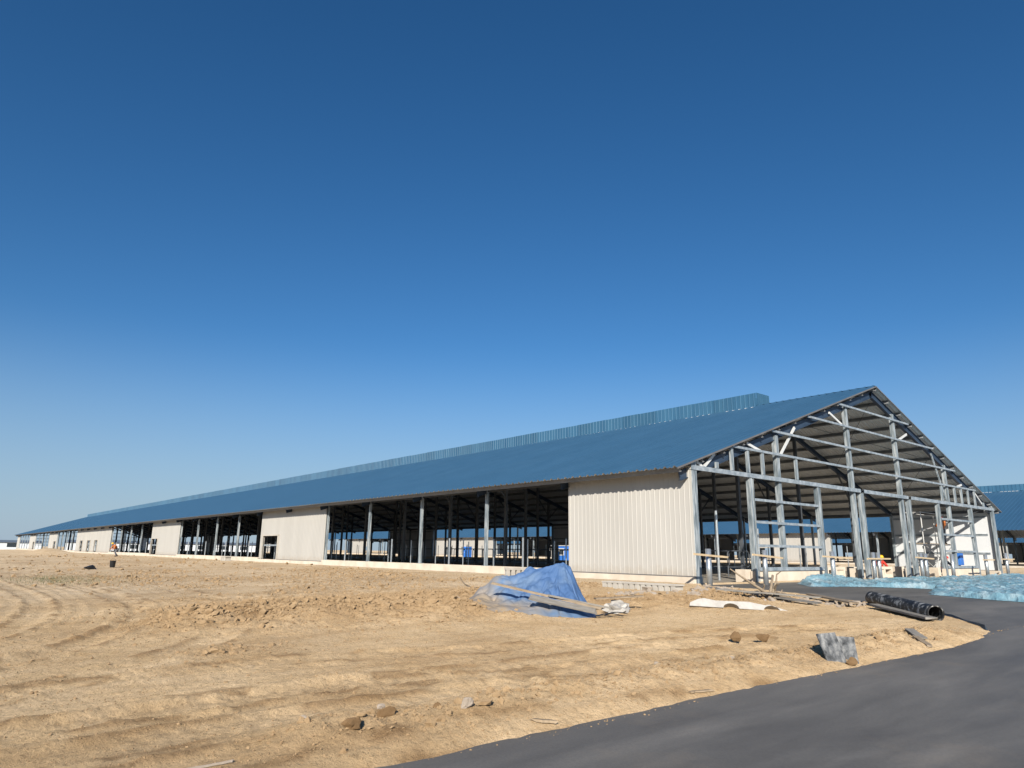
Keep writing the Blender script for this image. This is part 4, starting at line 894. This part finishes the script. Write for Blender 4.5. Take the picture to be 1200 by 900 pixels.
def person(loc, rz, pose, top, legs, hat, label):
    p = POSE[pose]; o = empty('person', loc, rz); tag(o, label, 'person')
    sh = Vector(p['nk'])*.72+Vector(p['ch'])*.28; ls = sh+Vector((.19, 0, 0)); rs = sh+Vector((-.19, 0, 0)); lp = Vector(p['pel'])+Vector((.09, 0, -.05)); rp = Vector(p['pel'])+Vector((-.09, 0, -.05))
    ft = lambda a: (a[0]*1.1, a[1]-.17, .04)
    fg = lambda h, e: tuple(Vector(h)+(Vector(h)-Vector(e)).normalized()*.12)
    names = [p['pel'], p['ch'], p['nk'], p['hd'], p['tp'], ls, p['le'], p['lh'], rs, p['re'], p['rh'], lp, p['lk'], p['la'], ft(p['la']), rp, p['rk'], p['ra'], ft(p['ra']), fg(p['lh'], p['le']), fg(p['rh'], p['re'])]
    E_ = [(0, 1), (1, 2), (2, 3), (3, 4), (1, 5), (5, 6), (6, 7), (1, 8), (8, 9), (9, 10), (0, 11), (11, 12), (12, 13), (13, 14), (0, 15), (15, 16), (16, 17), (17, 18), (7, 19), (10, 20)]
    rad = [.13, .15, .055, .095, .075, .065, .045, .035, .065, .045, .035, .085, .06, .045, .045, .085, .06, .045, .045, .03, .03]
    skin_mesh('body', [tuple(v) for v in names], E_, rad, M['skin'], o)
    ti = [0, 1, 2, 5, 6, 7, 8, 9, 10]; te = [(0, 1), (1, 2), (1, 3), (3, 4), (4, 5), (1, 6), (6, 7), (7, 8)]
    skin_mesh('jacket', [tuple(names[i]) for i in ti], te, [.16, .18, .085, .09, .066, .05, .09, .066, .05], top, o)
    li = [0, 11, 12, 13, 15, 16, 17]; skin_mesh('trousers', [tuple(names[i]) for i in li], [(0, 1), (1, 2), (2, 3), (0, 4), (4, 5), (5, 6)], [.165, .11, .082, .065, .11, .082, .065], legs, o)
    for a in ('la', 'ra'):
        x, y, z = p[a]; MB().box(x*1.05-.055, x*1.05+.055, y-.21, y+.07, -.005, .085).build('boot', M['black'], o)
    hd = Vector(p['tp']); mb = MB(); V = []; n = 14
    for j, (r, z) in enumerate(((.155, -.01), (.125, .0), (.122, .06), (.09, .115), (.04, .14))):
        V += [(hd.x+r*math.cos(2*math.pi*k/n), hd.y+.02+r*1.12*math.sin(2*math.pi*k/n)-(.03 if j == 0 else 0), hd.z+z) for k in range(n)]
    mb.add(V, [(j*n+k, j*n+(k+1) % n, (j+1)*n+(k+1) % n, (j+1)*n+k) for j in range(4) for k in range(n)]+[tuple(4*n+k for k in range(n)), tuple(n-1-k for k in range(n))])
    mb.build('helmet', hat, o, smooth=True)
    return o
person((-4.24, 75.0, gz(-4.24, 75)), -1.2, 'bend', M['orange'], M['grey_cloth'], M['yellow'], 'person in orange vest and yellow helmet bending beside the far barn wall')
person((19.4, 1.55, .0), -.6, 'crouch', M['red'], M['navy'], M['yellow'], 'person in yellow helmet and red top crouching inside the middle gable opening')
person((31.0, 2.2, 1.92), 2.4, 'stand', M['orange'], M['grey_cloth'], M['red'], 'person in orange working high on the white scaffold')
person((28.0, 1.3, .0), 1.2, 'crouch', M['grey_cloth'], M['navy'], M['red'], 'person in red helmet crouching at the foot of the scaffold')

# ------------------------------------------------------------------ small things far left
o = empty('bucket', (-12.0, 33.8, gz(-12, 33.8)), .3); o.scale = (.7, .7, .72); tag(o, 'black bucket standing on the open dirt far left', 'bucket')
mb = MB(); n = 16; V = []
for r, z in ((.2, 0), (.25, .55), (.265, .56), (.235, .55), (.185, .03)): V += [(r*math.cos(2*math.pi*k/n), r*math.sin(2*math.pi*k/n), z) for k in range(n)]
mb.add(V, [(j*n+k, j*n+(k+1) % n, (j+1)*n+(k+1) % n, (j+1)*n+k) for j in range(4) for k in range(n)]+[tuple(n-1-k for k in range(n)), tuple(4*n+k for k in range(n))]); mb.build('shell', M['black'], o)
MB().tube([(.26*math.cos(a), 0, .5+.2*math.sin(a)) for a in np.linspace(0, math.pi, 9)], .01, 6).build('handle', M['black'], o)
lump('scrap', -13.5, 31.6, .36, M['black'], 'flat heap of black scrap left of the black bucket', 'scrap', seed=31, sq=(1.3, .8, .5))
slat_block(-1.3, 46, -math.pi/2, 3, 1.3, .35, .5, 'pale concrete block on the dirt below the second cream wall')
# thin dry grass
V = []; F = []; g = np.random.default_rng(3)
for k in range(2600):
    x, y = g.normal(-16.3, 1.2), g.normal(17.5, 2.2); z = gz(x, y) if k % 20 == 0 or k == 0 else z; h = g.uniform(.02, .09); a = g.uniform(0, 6.28); b = len(V)
    V += [(x, y, z-.02), (x+.012*math.cos(a), y+.012*math.sin(a), z-.02), (x+g.normal(0, .03), y+g.normal(0, .03), z+h)]; F.append((b, b+1, b+2))
mb = MB(); mb.add(V, F); tag(mb.build('grass', M['grass']), 'thin patch of dry green grass far left on the dirt', 'grass', kind='stuff')
